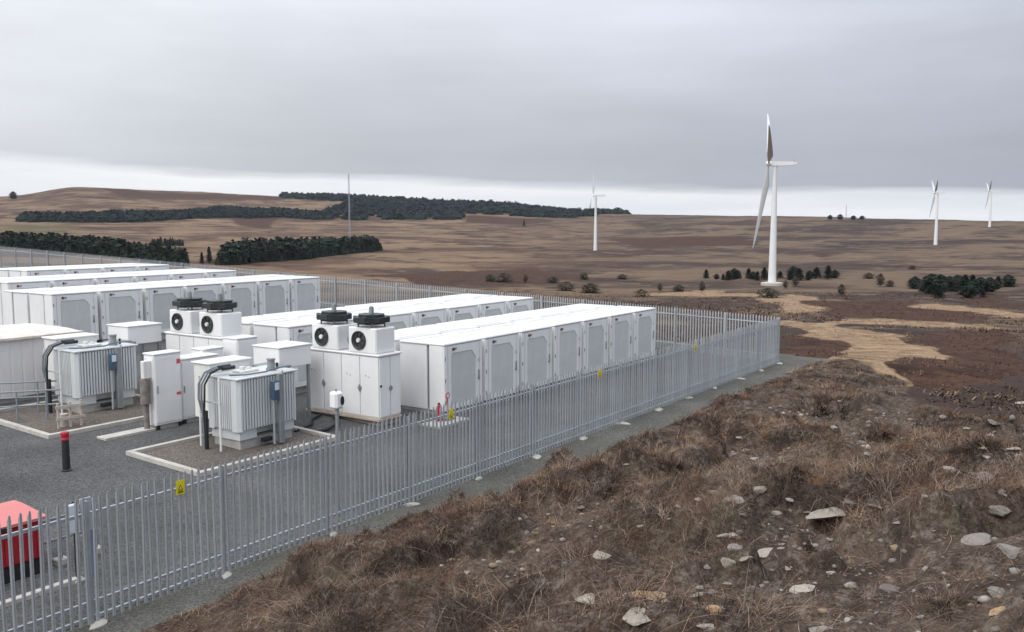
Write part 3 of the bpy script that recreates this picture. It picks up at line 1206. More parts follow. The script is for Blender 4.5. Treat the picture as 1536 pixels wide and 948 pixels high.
# ------------------------------------------------------------------ transformers
def make_transformer():
    root = thing('transformer', 'x', 'transformer')
    Lu, Lv = 2.35, 1.50
    zb_, zt = 0.60, 2.17
    pl = MB()
    pl.box(.15, Lu - .15, .15, Lv - .15, -.10, .28)
    pl.build('plinth', M['concrete2'], root)
    sk = MB()
    sk.box(.10, .75, .10, Lv - .10, .28, .60)
    sk.box(Lu - .75, Lu - .10, .10, Lv - .10, .28, .60)
    sk.box(.75, Lu - .75, .35, Lv - .30, .34, .60)
    sk.build('skid', M['tank'], root)
    core = MB()
    core.box(.12, Lu - .12, .12, Lv - .12, zb_, zt - .03, .02)
    core.build('tank', M['tank'], root)
    # the plain plated corners
    for (cx, cy) in ((0, 0), (1, 0), (0, 1), (1, 1)):
        c = MB()
        x0, y0 = (Lu if cx else 0), (Lv if cy else 0)
        sx, sy = (-1 if cx else 1), (-1 if cy else 1)
        poly = [(x0 + sx * .0, y0 + sy * .34), (x0 + sx * .0, y0 + sy * .10), (x0 + sx * .10, y0 + sy * .0), (x0 + sx * .16, y0 + sy * .0), (x0 + sx * .16, y0 + sy * .34)]
        c.prism(poly, zb_ - .04, zt - .03)
        c.build('corner_plate', M['tank'], root)
    fin = MB()
    fin.box(-.033, .033, 0, .12, zb_, zt - .05, .006)
    fmesh = fin.mesh('fin', M['tank_dark'])
    for k in range(19):
        x = .22 + k * (Lu - .44) / 18
        for y in (-.01, Lv - .11):
            mesh_obj('fin', fmesh, None, root, (x, y, 0))
    for k in range(9):
        y = .40 + k * (Lv - .78) / 8
        for x in (-.005, Lu - .115):
            o = mesh_obj('fin', fmesh, None, root, (x, y, 0))
            o.rotation_euler = (0, 0, -math.pi / 2)
    top = MB()
    top.box(-.03, Lu + .03, -.03, Lv + .03, zt - .028, zt + .02, .008)
    lid = top.build('cover', M['tank'], root)
    # lid furniture
    c = MB()
    c.cyl((.95, .95, zt + .02), (.95, .95, zt + .20), .09, n=12)
    c.cyl((1.20, .95, zt + .02), (1.20, .95, zt + .16), .08, n=12)
    c.box(.75, 1.45, .75, 1.2, zt + .02, zt + .10, .02)
    c.build('turret', M['offwhite'], lid, True)
    d = MB()
    d.cyl((1.72, .50, zt + .02), (1.72, .50, zt + .10), .16, n=14)
    d.cyl((1.72, .50, zt + .10), (1.72, .50, zt + .36), .12, n=14)
    d.cyl((1.72, .50, zt + .36), (1.72, .50, zt + .40), .14, n=14)
    d.build('breather', M['galv_dark'], lid, True)
    v = MB()
    v.cyl((2.05, .60, zt + .02), (2.05, .60, zt + .22), .04, n=8)
    v.build('valve', M['dark'], lid)
    # high-voltage cable box on the far side
    cb = MB()
    cb.box(.20, 1.75, Lv + .05, Lv + .85, .75, 2.46, .02)
    cbo = cb.build('cable_box', M['offwhite'], root)
    cl = MB()
    cl.box(.14, 1.81, Lv + .0, Lv + .91, 2.462, 2.52, .02)
    cl.build('cable_box_lid', M['white'], cbo)
    # low-voltage busbar box at the right end, standing on its own frame
    lb = MB()
    lb.box(3.06, 4.52, 1.65, 2.95, 1.95, 2.63, .02)
    lbo = lb.build('busbar_box', M['white'], root)
    lt = MB()
    lt.box(3.02, 4.56, 1.61, 2.99, 2.632, 2.68, .015)
    lt.build('busbar_lid', M['roof'], lbo)
    dk = MB()
    dk.box(2.36, 3.05, 1.10, 2.2, 1.75, 2.15, .02)
    dk.build('busbar_duct', M['galv_dark'], lbo)
    for (x, y) in ((3.14, 1.74), (3.14, 2.86), (4.44, 1.74), (4.44, 2.86)):
        lg = MB()
        lg.box(x - .045, x + .045, y - .045, y + .045, -.02, 1.95)
        lg.build('leg', M['galv_dark'], lbo)
    for k in range(5):
        cabl = MB()
        yy = 1.80 + k * .2
        cabl.tube([(3.2, yy, 1.96), (3.15, yy, 1.4), (3.05, yy - .1, .7), (2.95, yy - .1, .25), (2.7, yy - .15, .12)], .035)
        cabl.build('cable', M['cable'], lbo)
    # instrument post with conduit and gauge on the yard side
    cd = MB()
    cd.box(1.34, 1.52, -.30, -.16, .02, 2.20, .01)
    cdo = cd.build('conduit', M['galv_dark'], root)
    c2 = MB()
    c2.cyl((1.18, -.20, .02), (1.18, -.20, 2.0), .035, n=8)
    c2.build('instrument_post', M['galv'], root)
    c2 = MB()
    c2.cyl((1.62, -.12, .02), (1.62, -.12, 2.26), .03, n=8)
    c2.build('pipe', M['galv'], root)
    g = MB()
    g.box(1.10, 1.33, -.33, -.15, 1.42, 2.0, .02)
    go = g.build('gauge', M['gauge'], root)
    g = MB()
    g.box(1.13, 1.30, -.345, -.331, 1.72, 1.95, .005)
    g.build('gauge_face', M['face'], go)
    g = MB()
    g.box(.85, 1.20, -.10, .05, .12, .25, .01)
    g.build('drain_valve', M['dark'], root)
    # high-voltage cables rising at the left end
    for k in range(3):
        y = .95 + k * .14
        m_ = MB()
        m_.tube([(.55, y, zt + .22), (.10, y, zt + .24), (-.22, y + .02, zt + .14), (-.44, y + .03, zt - .18), (-.52, y - .05, zt - .6), (-.46, 1.02 + .03 * k, 1.1), (-.44, 1.02 + .03 * k, .5), (-.44, 1.03 + .03 * k, -.05)], .033, 8)
        m_.build('cable', M['cable_grey' if k else 'cable'], root, True)
    m_ = MB()
    m_.tube([(-.42, .98, -.05), (-.42, .98, 1.15), (-.40, .98, 1.2)], .06, 8)
    m_.build('cable_duct', M['cable'], root, True)
    bx = MB()
    bx.cyl((.15, .88, zt + .24), (.60, .88, zt + .24), .06, n=10)
    bx.cyl((.15, 1.09, zt + .26), (.60, 1.09, zt + .26), .06, n=10)
    bx.build('bushing', M['dark'], lid, True)
    m_ = MB()
    m_.tube([(.02, .40, zt + .10), (.5, .25, zt + .07), (1.2, .15, zt + .08), (1.55, .10, zt + .16), (2.2, .12, zt + .14)], .028, 7)
    m_.build('wire_loom', M['cable_grey'], lid, True)
    # steel frame for the cables
    for y in (.48, 1.42):
        fr = MB()
        fr.cyl((-.30, y, -.05), (-.30, y, zt + .05), .035, n=8)
        fr.build('cable_post', M['offwhite'], root)
    fr = MB()
    fr.cyl((-.30, .44, 1.45), (-.30, 1.46, 1.45), .022, n=8)
    fr.build('cable_bracket', M['galv'], root)
    return root


tf = make_transformer()
tf.location = (17.70, 22.05, float(pad_z(22.5)) + .03)
tf['label'] = 'grey finned transformer with black cables, nearest the fence'
tf['group'] = 'finned transformers'
tf2 = copy_tree(tf)
tf2.location = (17.22, 29.90, float(pad_z(30.3)) + .03)
tf2['label'] = 'grey finned transformer behind the black bollard, beside the handrail'


# ------------------------------------------------------------------ bund kerbs round the transformers
SOIL = gravel_mat('brown_gravel', (0.085, 0.074, 0.064), (0.23, 0.20, 0.175), (0.145, 0.126, 0.11))


def bund(u0, u1, v0, v1, label):
    root = thing('bund', label, 'bund', (u0, v0, 0), 0, 'kerbed transformer bunds')
    w = .17

    def zz(v):
        return float(pad_z(v))

    def bar(x0, x1, y0, y1):
        a, b = zz(v0 + y0), zz(v0 + y1)
        vs = [(x0, y0, a - .1), (x1, y0, a - .1), (x0, y1, b - .1), (x1, y1, b - .1), (x0, y0, a + .12), (x1, y0, a + .12), (x0, y1, b + .12), (x1, y1, b + .12)]
        return MB().add(vs, [(0, 2, 3, 1), (4, 5, 7, 6), (0, 1, 5, 4), (2, 6, 7, 3), (0, 4, 6, 2), (1, 3, 7, 5)])
    U, V = u1 - u0, v1 - v0
    for (x0, x1, y0, y1) in ((0, U, 0, w), (0, U, V - w, V)):
        nseg = int(round((x1 - x0) / .92))
        for k in range(nseg):
            a, b = x0 + (x1 - x0) * k / nseg, x0 + (x1 - x0) * (k + 1) / nseg
            bar(a + .004, b - .004, y0, y1).build('kerb', M['concrete'], root)
    for (x0, x1) in ((0, w), (U - w, U)):
        nseg = int(round((V - 2 * w) / .92))
        for k in range(nseg):
            a, b = w + (V - 2 * w) * k / nseg, w + (V - 2 * w) * (k + 1) / nseg
            bar(x0, x1, a + .004, b - .004).build('kerb', M['concrete'], root)
    fl = MB()
    fl.add([(w, w, zz(v0 + w) + .03), (U - w, w, zz(v0 + w) + .03), (U - w, V - w, zz(v1 - w) + .03), (w, V - w, zz(v1 - w) + .03),
            (w, w, zz(v0 + w) - .05), (U - w, w, zz(v0 + w) - .05), (U - w, V - w, zz(v1 - w) - .05), (w, V - w, zz(v1 - w) - .05)],
           [(0, 1, 2, 3), (7, 6, 5, 4), (0, 4, 5, 1), (1, 5, 6, 2), (2, 6, 7, 3), (3, 7, 4, 0)])
    fl.build('gravel_fill', SOIL, root)
    return root


bund(15.42, 20.75, 20.9, 24.35, 'pale kerbed bund with brown gravel under the transformer nearest the fence')
bund(14.95, 20.30, 27.70, 32.40, 'pale kerbed bund with brown gravel under the transformer beside the handrail')


# ------------------------------------------------------------------ electrical cabinets beside the transformers
def simple_cab(label, u0, u1, v0, v1, h, name='equipment_cabinet', roofm='roof', doors=1, feet=True, stickers=False, cat='cabinet'):
    z = float(pad_z(v0))
    root = thing(name, label, cat, (u0, v0, z))
    U, V = u1 - u0, v1 - v0
    MB().box(.0, U, .0, V, .14, h - .06, .015).build('housing', M['white'], root)
    MB().box(-.03, U + .03, -.03, V + .03, h - .058, h, .02).build('roof', M[roofm], root)
    MB().box(.04, U - .04, .04, V - .04, -.10, .138).build('plinth', M['concrete2'], root)
    w = U / doors
    for k in range(doors):
        d = MB()
        d.box(k * w + .03, (k + 1) * w - .03, -.018, -.001, .22, h - .14, .006)
        do = d.build('door', M['white'], root)
        MB().box(k * w + .07, k * w + .11, -.045, -.019, h * .48, h * .58, .006).build('handle', M['galv_dark'], do)
        if stickers:
            MB().box((k + 1) * w - .17, (k + 1) * w - .03, -.022, -.0185, h - .42, h - .26).build('warning_sticker', M['sticker'], do)
            MB().box((k + 1) * w - .20, (k + 1) * w - .03, -.022, -.0185, h * .42, h * .42 + .10).build('warning_sticker', M['sticker'], do)
    d = MB()
    d.box(-.016, -.001, .04, V - .04, .22, h - .14, .006)
    d.build('side_panel', M['white'], root)
    if feet:
        for x in (.02, U - .14):
            MB().box(x, x + .12, -.02, .04, .0, .139).build('foot', M['dark'], root)
    return root


ec = simple_cab('tall white electrical cabinet with red stickers between the two transformers', 17.72, 18.72, 26.20, 26.75, 2.52, 'electrical_cabinet', stickers=True)
# cable entry on its left flank
q = MB()
q.cyl((-.22, .20, .9), (-.22, .20, 1.7), .16, n=12)
q.build('cable_entry', M['rust'], ec, True)
MB().box(-.30, -.017, .12, .30, 1.72, 2.30, .02).build('side_box', M['offwhite'], ec)
MB().cyl((-.20, .20, .0), (-.20, .20, .9), .09, n=10).build('cable_duct', M['rust'], ec, True)
simple_cab('wide pale grey control cabinet right of the red-stickered cabinet', 18.80, 20.30, 26.30, 27.05, 2.22, doors=2)
simple_cab('low white control cabinet in front of the rear inverter', 20.15, 21.05, 26.95, 27.55, 2.32, doors=1)
simple_cab('tall narrow white cabinet at the near end of the rear inverter', 21.35, 22.25, 26.55, 27.35, 2.62, doors=1)
sl = MB()
sl.box(15.95, 17.70, 26.22, 26.72, float(pad_z(26.4)) - .1, float(pad_z(26.4)) + .07, .01)
tag(sl.build('concrete_slab', M['concrete']), 'narrow pale concrete slab in front of the red-stickered cabinet', 'slab')


# ------------------------------------------------------------------ white kiosk with stained roof, far left
def kiosk():
    z = float(pad_z(33.6))
    root = thing('kiosk', 'white ribbed kiosk with stained domed roof behind the handrail', 'kiosk', (14.2, 33.5, z))
    U, V, h = 5.35, 3.2, 2.28
    MB().box(.08, U - .08, .08, V - .08, -.15, .16).build('plinth', M['concrete2'], root)
    n = 12
    w = (U - .3) / n
    MB().box(.15, U - .06, .03, V - .03, .16, h, .03).build('core', M['pinkwhite'], root)
    for k in range(n):
        p = MB()
        a = .15 + k * w
        p.prism([(a, .03), (a + w * .10, .008), (a + w * .86, .008), (a + w * .96, .03)], .18, h - .02)
        p.build('wall_panel', M['pinkwhite'], root)
    # low domed roof, uneven
    nx, ny = 26, 16
    vs, fs = [], []
    for j in range(ny):
        for i in range(nx):
            x = -.08 + (U + .16) * i / (nx - 1)
            y = -.12 + (V + .24) * j / (ny - 1)
            ex = min(i, nx - 1 - i) / 5.0
            ey = min(j, ny - 1 - j) / 5.0
            zz = h + .08 + .24 * min(1, ex) ** .5 * min(1, ey) ** .5 + (.05 * (random.random() - .5) if 0 < i < nx - 1 and 0 < j < ny - 1 else 0)
            vs.append((x, y, zz))
    for j in range(ny - 1):
        for i in range(nx - 1):
            fs.append((j * nx + i, j * nx + i + 1, (j + 1) * nx + i + 1, (j + 1) * nx + i))
    rim = [i for i in range(nx)] + [j * nx + nx - 1 for j in range(1, ny)] + [(ny - 1) * nx + i for i in range(nx - 2, -1, -1)] + [j * nx for j in range(ny - 2, 0, -1)]
    b0 = len(vs)
    for r_ in rim:
        vs.append((vs[r_][0], vs[r_][1], h + .0))
    for k in range(len(rim)):
        fs.append((rim[k], b0 + k, b0 + (k + 1) % len(rim), rim[(k + 1) % len(rim)]))
    fs.append(tuple(range(b0, b0 + len(rim))))
    MB().add(vs, fs).build('roof', M['kioskroof'], root, True)
    MB().box(U - .06, U + .02, .5, 1.5, .25, 2.1, .01).build('door', M['pinkwhite'], root)


kiosk()


# ------------------------------------------------------------------ small yard things
def bollard():
    z = float(pad_z(24.15))
    root = thing('bollard', 'black bollard with red top standing on the gravel', 'bollard', (13.5, 24.15, z))
    b = MB()
    b.lathe([(.14, -.05), (.14, .03), (.105, .05), (.095, .86)], 20)
    b.build('shaft', M['dark'], root, True)
    b = MB()
    b.lathe([(.103, .861), (.103, 1.0), (.115, 1.01), (.115, 1.06), (.10, 1.09), (.05, 1.105)], 20)
    b.build('cap', M['red'], root, True)
    MB().lathe([(.106, .90), (.106, .93)], 20).build('reflective_band', M['sticker'], root, True)


bollard()


def handrail():
    z = float(pad_z(31.0))
    root = thing('handrail', 'grey tubular handrail beside the kerbed bund at the left edge', 'handrail', (0, 0, z))
    a, b = Vector((15.05, 30.55, 0)), Vector((15.55, 31.6, 0))
    A0, A1 = Vector((14.4, 31.3, 0)), Vector((16.55, 29.75, 0))
    B0, B1 = Vector((14.2, 33.2, 0)), Vector((17.1, 30.95, 0))
    for p0, p1, h in ((A0, A1, 1.0), (B0, B1, 1.1)):
        n = 3
        for k in range(n):
            p = p0.lerp(p1, (k + .5) / n)
            MB().cyl((p.x, p.y, -.15), (p.x, p.y, h + .02), .032, n=8).build('post', M['galv_dark'], root)
        for q in (h, h * .52):
            MB().cyl((p0.x, p0.y, q), (p1.x, p1.y, q), .028, n=8).build('rail', M['galv_dark'], root)


handrail()


def low_barrier():
    root = thing('timber_barrier', 'small pale timber barrier on the gravel before the rear transformer', 'barrier', (15.75, 28.55, float(pad_z(28.5)) + .03), R(-6))
    for x in (0, .38, .74):
        MB().box(x, x + .07, 0, .07, -.02, .84 + .04 * math.sin(9 * x), .005).build('post', M['wood'], root)
    for h in (.32, .70):
        MB().box(-.06, .88, -.03, -.001, h - .05, h + .05, .004).build('board', M['wood'], root)
    MB().cyl((.30, .28, .0), (.30, .28, .42), .16, .14, 12).build('drum', M['wood'], root, True)


low_barrier()


def red_bin():
    root = thing('storage_bin', 'red plastic storage bin on black base behind the fence at the left edge', 'bin', (7.7, 17.9, float(pad_z(18.2))))
    U, V = 1.78, 1.15
    MB().box(.03, U - .03, .03, V - .03, -.02, .30, .02).build('base', M['dark'], root)
    n = 6
    b = MB()
    b.box(.0, U, .0, V, .302, 1.10, .04)
    bo = b.build('body', M['red'], root)
    for k in range(n):
        x = .10 + k * (U - .2) / (n - 1)
        MB().box(x - .05, x + .05, -.03, -.001, .34, 1.05, .012).build('rib', M['red'], bo)
    l = MB()
    l.add([(-.05, -.06, 1.102), (U + .05, -.06, 1.102), (U + .05, V + .03, 1.102), (-.05, V + .03, 1.102),
           (-.05, -.06, 1.16), (U + .05, -.06, 1.16), (U + .03, V * .75, 1.27), (-.03, V * .75, 1.27), (U + .03, V + .03, 1.27), (-.03, V + .03, 1.27)],
          [(3, 2, 1, 0), (0, 1, 5, 4), (4, 5, 6, 7), (7, 6, 8, 9), (1, 2, 8, 6, 5), (2, 3, 9, 8), (0, 4, 7, 9, 3)])
    l.build('lid', M['redtop'], root)
    MB().box(U * .5 - .12, U * .5 + .12, -.085, -.061, 1.08, 1.14, .006).build('clasp', M['dark'], root)


red_bin()


def kerb_line():
    root = thing('kerb', 'row of pale kerbstones on the gravel in front of the red bin', 'kerb', (6.2, 16.90, 0))
    for k in range(4):
        MB().box(k * .86 + .004, k * .86 + .856, 0, .15, -.05, .16 + .004 * (k % 2), .012).build('kerbstone', M['concrete'], root)


kerb_line()


def sign_stand():
    z = float(pad_z(17))
    root = thing('meter_stand', 'white box and blue plate on a dark post beside the red bin', 'stand', (9.62, 16.98, z))
    MB().box(-.035, .035, -.035, .035, -.05, 1.62).build('post', M['dark'], root)
    bx = MB()
    bx.box(-.22, .02, -.12, -.036, 1.02, 1.60, .02)
    bx.build('white_box', M['face'], root)
    MB().box(.06, .30, -.08, -.05, .98, 1.66, .01).build('frame_plate', M['galv'], root)
    MB().box(.30, .36, -.05, .03, -.05, 1.55, .0).build('post', M['blue'], root)
    MB().box(-.12, .12, -.12, .12, -.02, .05, .01).build('foot_plate', M['concrete2'], root)
    r2 = thing('barrier_frame', 'dark two-post barrier frame between the red bin and the white box', 'frame', (10.05, 18.1, float(pad_z(18.1))))
    for x in (-.75, -.15, .62):
        MB().box(x - .035, x + .035, -.03, .03, -.04, 1.02).build('post', M['galv_dark'], r2)
        MB().box(x - .13, x + .13, -.12, .12, -.03, .12, .02).build('foot_block', M['concrete'], r2)
    MB().box(-.78, .66, -.025, .025, .94, 1.0).build('rail', M['galv_dark'], r2)
    MB().box(-.78, .66, -.025, .025, .50, .55).build('rail', M['galv_dark'], r2)


sign_stand()


def cctv():
    root = thing('security_camera', 'white security camera with dark lens on a post behind the fence', 'camera', (15.55, 15.75, float(pad_z(15.75))))
    MB().cyl((0, 0, -.05), (0, 0, 2.52), .045, n=10).build('pole', M['galv_dark'], root)
    MB().cyl((0, 0, 2.521), (0, 0, 2.66), .06, .05, n=10).build('bracket', M['galv_dark'], root)
    h = MB()
    h.box(-.15, .12, -.13, .13, 2.66, 3.08, .05)
    ho = h.build('head', M['white'], root)
    nn = 16
    le = MB()
    le.prism([(.05 + .055 * math.cos(2 * math.pi * k / nn), 2.86 + .11 * math.sin(2 * math.pi * k / nn)) for k in range(nn)], -.15, -.131, 'y')
    le.build('lens', M['dark'], ho)
    MB().cyl((-.02, 0, 3.08), (-.02, 0, 3.13), .03, n=8).build('top_knob', M['galv_dark'], ho)


cctv()


def extinguisher_point():
    z = float(pad_z(19.9))
    sb = MB()
    sb.box(23.9, 25.6, 19.35, 20.25, z - .1, z + .07, .01)
    tag(sb.build('concrete_slab', M['concrete2']), 'concrete slab under the fire extinguishers at the corner of the front row', 'slab')
    root = thing('fire_extinguisher', 'red fire extinguisher with dark hose by the nearest battery cabinet', 'extinguisher', (24.62, 19.95, z + .07))
    e = MB()
    e.lathe([(.09, 0), (.10, .02), (.10, .46), (.075, .54), (.03, .57), (.03, .60)], 16)
    e.build('cylinder', M['red'], root, True)
    MB().box(-.07, .04, -.015, .015, .60, .645, .005).build('lever', M['dark'], root)
    MB().tube([(.03, 0, .60), (.13, 0, .52), (.13, 0, .2), (.11, 0, .12)], .013, 6).build('hose', M['dark'], root)
    w = thing('red_stand', 'red stand with a round sign beside the fire extinguisher', 'stand', (24.95, 19.85, z + .07))
    MB().box(-.22, .22, -.15, .15, 0, .10, .02).build('base', M['rust'], w)
    MB().cyl((0, 0, .10), (0, 0, .75), .025, n=8).build('post', M['red'], w)
    MB().cyl((0, -.02, .86), (0, -.035, .86), .12, n=18).build('round_sign', M['sticker'], w)
    MB().cyl((0, -.036, .86), (0, -.040, .86), .075, n=18).build('sign_centre', M['face'], w)


extinguisher_point()


# cable trench cover and loose hoses between transformer and inverter
def hose(label, pts, r):
    m_ = MB()
    m_.tube([(u, v, float(pad_z(v)) + dz) for u, v, dz in pts], r, 8)
    return tag(m_.build('cable_bundle', M['cable'], None, True), label, 'cable')


hose('black cable lying on the gravel between the near transformer and inverter', [(20.6, 22.0, .05), (21.2, 21.9, .10), (21.8, 22.1, .14), (22.3, 22.6, .10), (22.75, 23.2, .08)], .06)
hose('thinner black cable lying beside the near inverter base', [(20.4, 22.6, .05), (21.3, 22.8, .09), (21.9, 23.4, .07), (22.6, 23.7, .06)], .045)


# ------------------------------------------------------------------ wind turbines
def blade_mesh(Lb):
    st = [(0.0, 1.0, 1.0, .0), (.04, 1.0, 1.0, .0), (.12, 2.0, .62, .30), (.22, 3.1, .42, .24), (.40, 2.5, .26, .12), (.60, 1.9, .18, .05), (.80, 1.3, .14, .0), (.94, .8, .10, -.02), (1.0, .25, .06, -.02)]
    n = 12
    vs, fs = [], []
    for (t, chord, th, tw) in st:
        for k in range(n):
            a = 2 * math.pi * k / n
            x = math.cos(a) * chord * .5 + (chord - 1.0) * .22
            y = math.sin(a) * chord * .5 * th
            c, s = math.cos(tw * .4 + 1.35), math.sin(tw * .4 + 1.35)
            bend = .018 * Lb * t * t
            vs.append((x * c - y * s, x * s + y * c - bend, t * Lb))
    for i in range(len(st) - 1):
        for k in range(n):
            fs.append((i * n + k, i * n + (k + 1) % n, (i + 1) * n + (k + 1) % n, (i + 1) * n + k))
    fs += [tuple(range(n))[::-1], tuple(range((len(st) - 1) * n, len(st) * n))]
    return MB().add(vs, fs).mesh('blade', M['blade'], True)


BLADE = blade_mesh(43.0)


def turbine(label, px, py_base, py_hub, ang, yaw_off=2.0, bs=1.0):
    depth = 1376 * 60.0 / (py_base - py_hub) * 1.003
    r = FW + RT * (px - 768) / F + UP * (474 - py_base) / F
    p = np.array([0, 0, CAM_H]) + r * depth
    g = float(T(np.array([p[0]]), np.array([p[1]]))[0])
    root = thing('wind_turbine', label, 'wind turbine', (p[0], p[1], min(g, p[2]) - .2), 0, 'wind turbines on the moor')
    lift = p[2] - min(g, p[2]) + .2
    # local: x = to the right in the picture, y = away
    ang_view = math.atan2(p[1], p[0])
    root.rotation_euler = (0, 0, ang_view - math.pi / 2 + R(yaw_off))
    tw = MB()
    tw.lathe([(2.2, -3), (2.05, lift), (1.75, lift + 15), (1.3, lift + 40), (1.0, lift + 59.0)], 28)
    tw.build('tower', M['turbine'], root, True)
    MB().lathe([(5.5, -3), (5.5, lift + .3), (3.2, lift + .7)], 24).build('foundation', M['concrete'], root, True)
    hz_ = lift + 60.0
    na = MB()
    na.prism([(-2.0, hz_ - 1.1), (-2.0, hz_ + .8), (-1.0, hz_ + 1.1), (8.5, hz_ + .9), (10.6, hz_ + .3), (10.6, hz_ - .3), (7.5, hz_ - 1.0)], -1.2, 1.2, 'y')
    nc = na.build('nacelle', M['turbine'], root)
    MB().cyl((9.2, 0, hz_ + .6), (9.2, 0, hz_ + 1.9), .12, n=6).build('wind_vane', M['galv_dark'], nc)
    # hub on the left, axis tilted up a little
    hub = bpy.data.objects.new('rotor', None)
    hb = MB()
    prof = [(1.1, 0.0), (1.35, 1.0), (1.2, 1.9), (.7, 2.5), (.1, 2.8)]
    hb.lathe(prof, 20)
    hm = hb.mesh('hub', M['turbine'], True)
    ho = mesh_obj('hub', hm, None, root, (-2.0, 0, hz_))
    # lathe axis z -> -x with 5 degrees of tilt
    tilt = R(5)
    ax = Vector((-math.cos(tilt), 0, math.sin(tilt)))
    ho.rotation_euler = ax.to_track_quat('Z', 'Y').to_euler()
    bpy.data.objects.remove(hub)
    side = Vector((0, 1, 0))
    upv = ax.cross(side).normalized()
    if upv.z < 0:
        upv = -upv
    for k in range(3):
        a = R(ang + 120 * k)
        d = (upv * math.cos(a) + side * math.sin(a))
        cone = R(2.5)
        d = (d * math.cos(cone) + ax * math.sin(cone)).normalized()
        # blade local z along d, local -y towards ax (bend upwind)
        zax = d
        yax = -(ax - d * ax.dot(d)).normalized()
        xax = yax.cross(zax)
        mtx = Matrix((xax, yax, zax)).transposed().to_4x4()
        mtx.translation = Vector((-2.0, 0, hz_)) + ax * 1.2 + d * .8
        b = mesh_obj('blade', BLADE, None, root)
        b.matrix_local = mtx @ Matrix.Diagonal((.8 if bs < 1 else 1, .8 if bs < 1 else 1, bs, 1))
    return root


turbine('large white wind turbine behind the fence corner', 1158, 425, 247, 49.6)
turbine('small white wind turbine left of the large one, before the dark forest', 893, 377, 294, 4, 2, .62)
turbine('distant wind turbine on the right skyline, nearer of the two', 1403, 371, 290, 58, 8, .62)
turbine('farthest wind turbine at the right edge of the skyline', 1484, 348, 287, 62, 8, .62)


# ------------------------------------------------------------------ lattice masts
def mast(label, px, py_base, py_top, w=1.0):
    p = ground_at(px, py_base)
    s = px_size(p)
    H_ = (py_base - py_top) * s
    root = thing('lattice_mast', label, 'mast', p)
    for k in range(3):
        a = 2 * math.pi * k / 3
        MB().cyl((w * math.cos(a), w * math.sin(a), -1), (w * .6 * math.cos(a), w * .6 * math.sin(a), H_), .16 * w, n=5).build('leg', M['mast'], root)
    br = MB()
    n = int(H_ / (2.2 * w))
    for i in range(n):
        z0, z1 = H_ * i / n, H_ * (i + 1) / n
        k0, k1 = 1 - .4 * i / n, 1 - .4 * (i + 1) / n
        for k in range(3):
            a, b = 2 * math.pi * k / 3, 2 * math.pi * (k + 1) / 3
            br.cyl((w * k0 * math.cos(a), w * k0 * math.sin(a), z0), (w * k1 * math.cos(b), w * k1 * math.sin(b), z1), .07 * w, n=4, caps=False)
    b_ = br.build('bracing', M['mast'], root)
    b_['kind'] = 'stuff'
    return root


mast('thin grey lattice mast rising above the dark forest', 525, 376, 262, 1.0)
mast('faint mast on the right skyline beside the far trees', 1269, 327, 308, 1.1)


# ------------------------------------------------------------------ trees
def foliage_mat(name, c0, c1, scale=0.9):
    m = bpy.data.materials.new(name)
    m.use_nodes = True
    N, L = m.node_tree.nodes, m.node_tree.links
    b = N['Principled BSDF']
    b.inputs['Roughness'].default_value = 0.85
    b.inputs['Specular IOR Level'].default_value = 0.15
    t = N.new('ShaderNodeTexCoord')
    n = N.new('ShaderNodeTexNoise')
    n.inputs['Scale'].default_value = scale
    n.inputs['Detail'].default_value = 4
    L.new(t.outputs['Object'], n.inputs['Vector'])
    r = N.new('ShaderNodeMapRange')
    r.inputs[1].default_value = .35
    r.inputs[2].default_value = .65
    L.new(n.outputs[0], r.inputs[0])
    mx = N.new('ShaderNodeMix')
    mx.data_type = 'RGBA'
    L.new(r.outputs[0], mx.inputs[0])
    mx.inputs[6].default_value = (*c0, 1)
    mx.inputs[7].default_value = (*c1, 1)
    L.new(mx.outputs[2], b.inputs['Base Color'])
    return m


FOL_DARK = foliage_mat('spruce_needles', (0.010, 0.018, 0.013), (0.028, 0.038, 0.023), .35)
FOL_FAR = foliage_mat('far_spruce_needles', (0.007, 0.014, 0.014), (0.012, 0.021, 0.019), .02)
FOL_BUSH = foliage_mat('gorse_leaves', (0.034, 0.034, 0.021), (0.085, 0.070, 0.042), 1.2)
FOL_BROWN = foliage_mat('bare_birch_twigs', (0.05, 0.038, 0.030), (0.10, 0.075, 0.055), 1.2)


def spray_crown(H_, Rr, n, shape='cone', base=.12, rng=RNG, leaf=None):
    """many small drooping sprays spread through the crown's volume"""
    t = rng.random(n) ** (0.8 if shape == 'cone' else 1.0)
    z = H_ * (base + (1 - base) * t)
    if shape == 'cone':
        rmax = Rr * (1 - t) ** .85 * (0.72 + .28 * np.sin(t * 40 + rng.random() * 6)) + .04 * Rr
    else:
        rmax = Rr * np.sqrt(np.maximum(0.03, 1 - (2 * t - 0.9) ** 2)) * (0.75 + .3 * rng.random(n))
    a = rng.random(n) * 2 * np.pi
    lump = 1 + .22 * np.sin(3 * a + 5 * t + rng.random() * 6) + .15 * np.sin(7 * a - 9 * t)
    rr = rmax * lump * (0.35 + .65 * np.sqrt(rng.random(n)))
    c = np.stack([rr * np.cos(a), rr * np.sin(a), z], 1)
    s = (leaf or H_ * (.055 if shape == 'cone' else .075)) * (0.6 + .8 * rng.random(n))
    out = np.stack([np.cos(a), np.sin(a), -0.45 + .5 * rng.random(n)], 1)
    tang = np.stack([-np.sin(a), np.cos(a), .4 * (rng.random(n) - .5)], 1)
    p0 = c - tang * (s * .55)[:, None]
    p1 = c + tang * (s * .55)[:, None]
    p2 = c + out * (s * 1.25)[:, None]
    p3 = c - out * (s * .5)[:, None] + np.array([0, 0, 1.0]) * (s * .4)[:, None]
    v = np.stack([p0, p2, p1, p3], 1).reshape(-1, 3)
    f = np.arange(n * 4).reshape(n, 4)
    return v, f


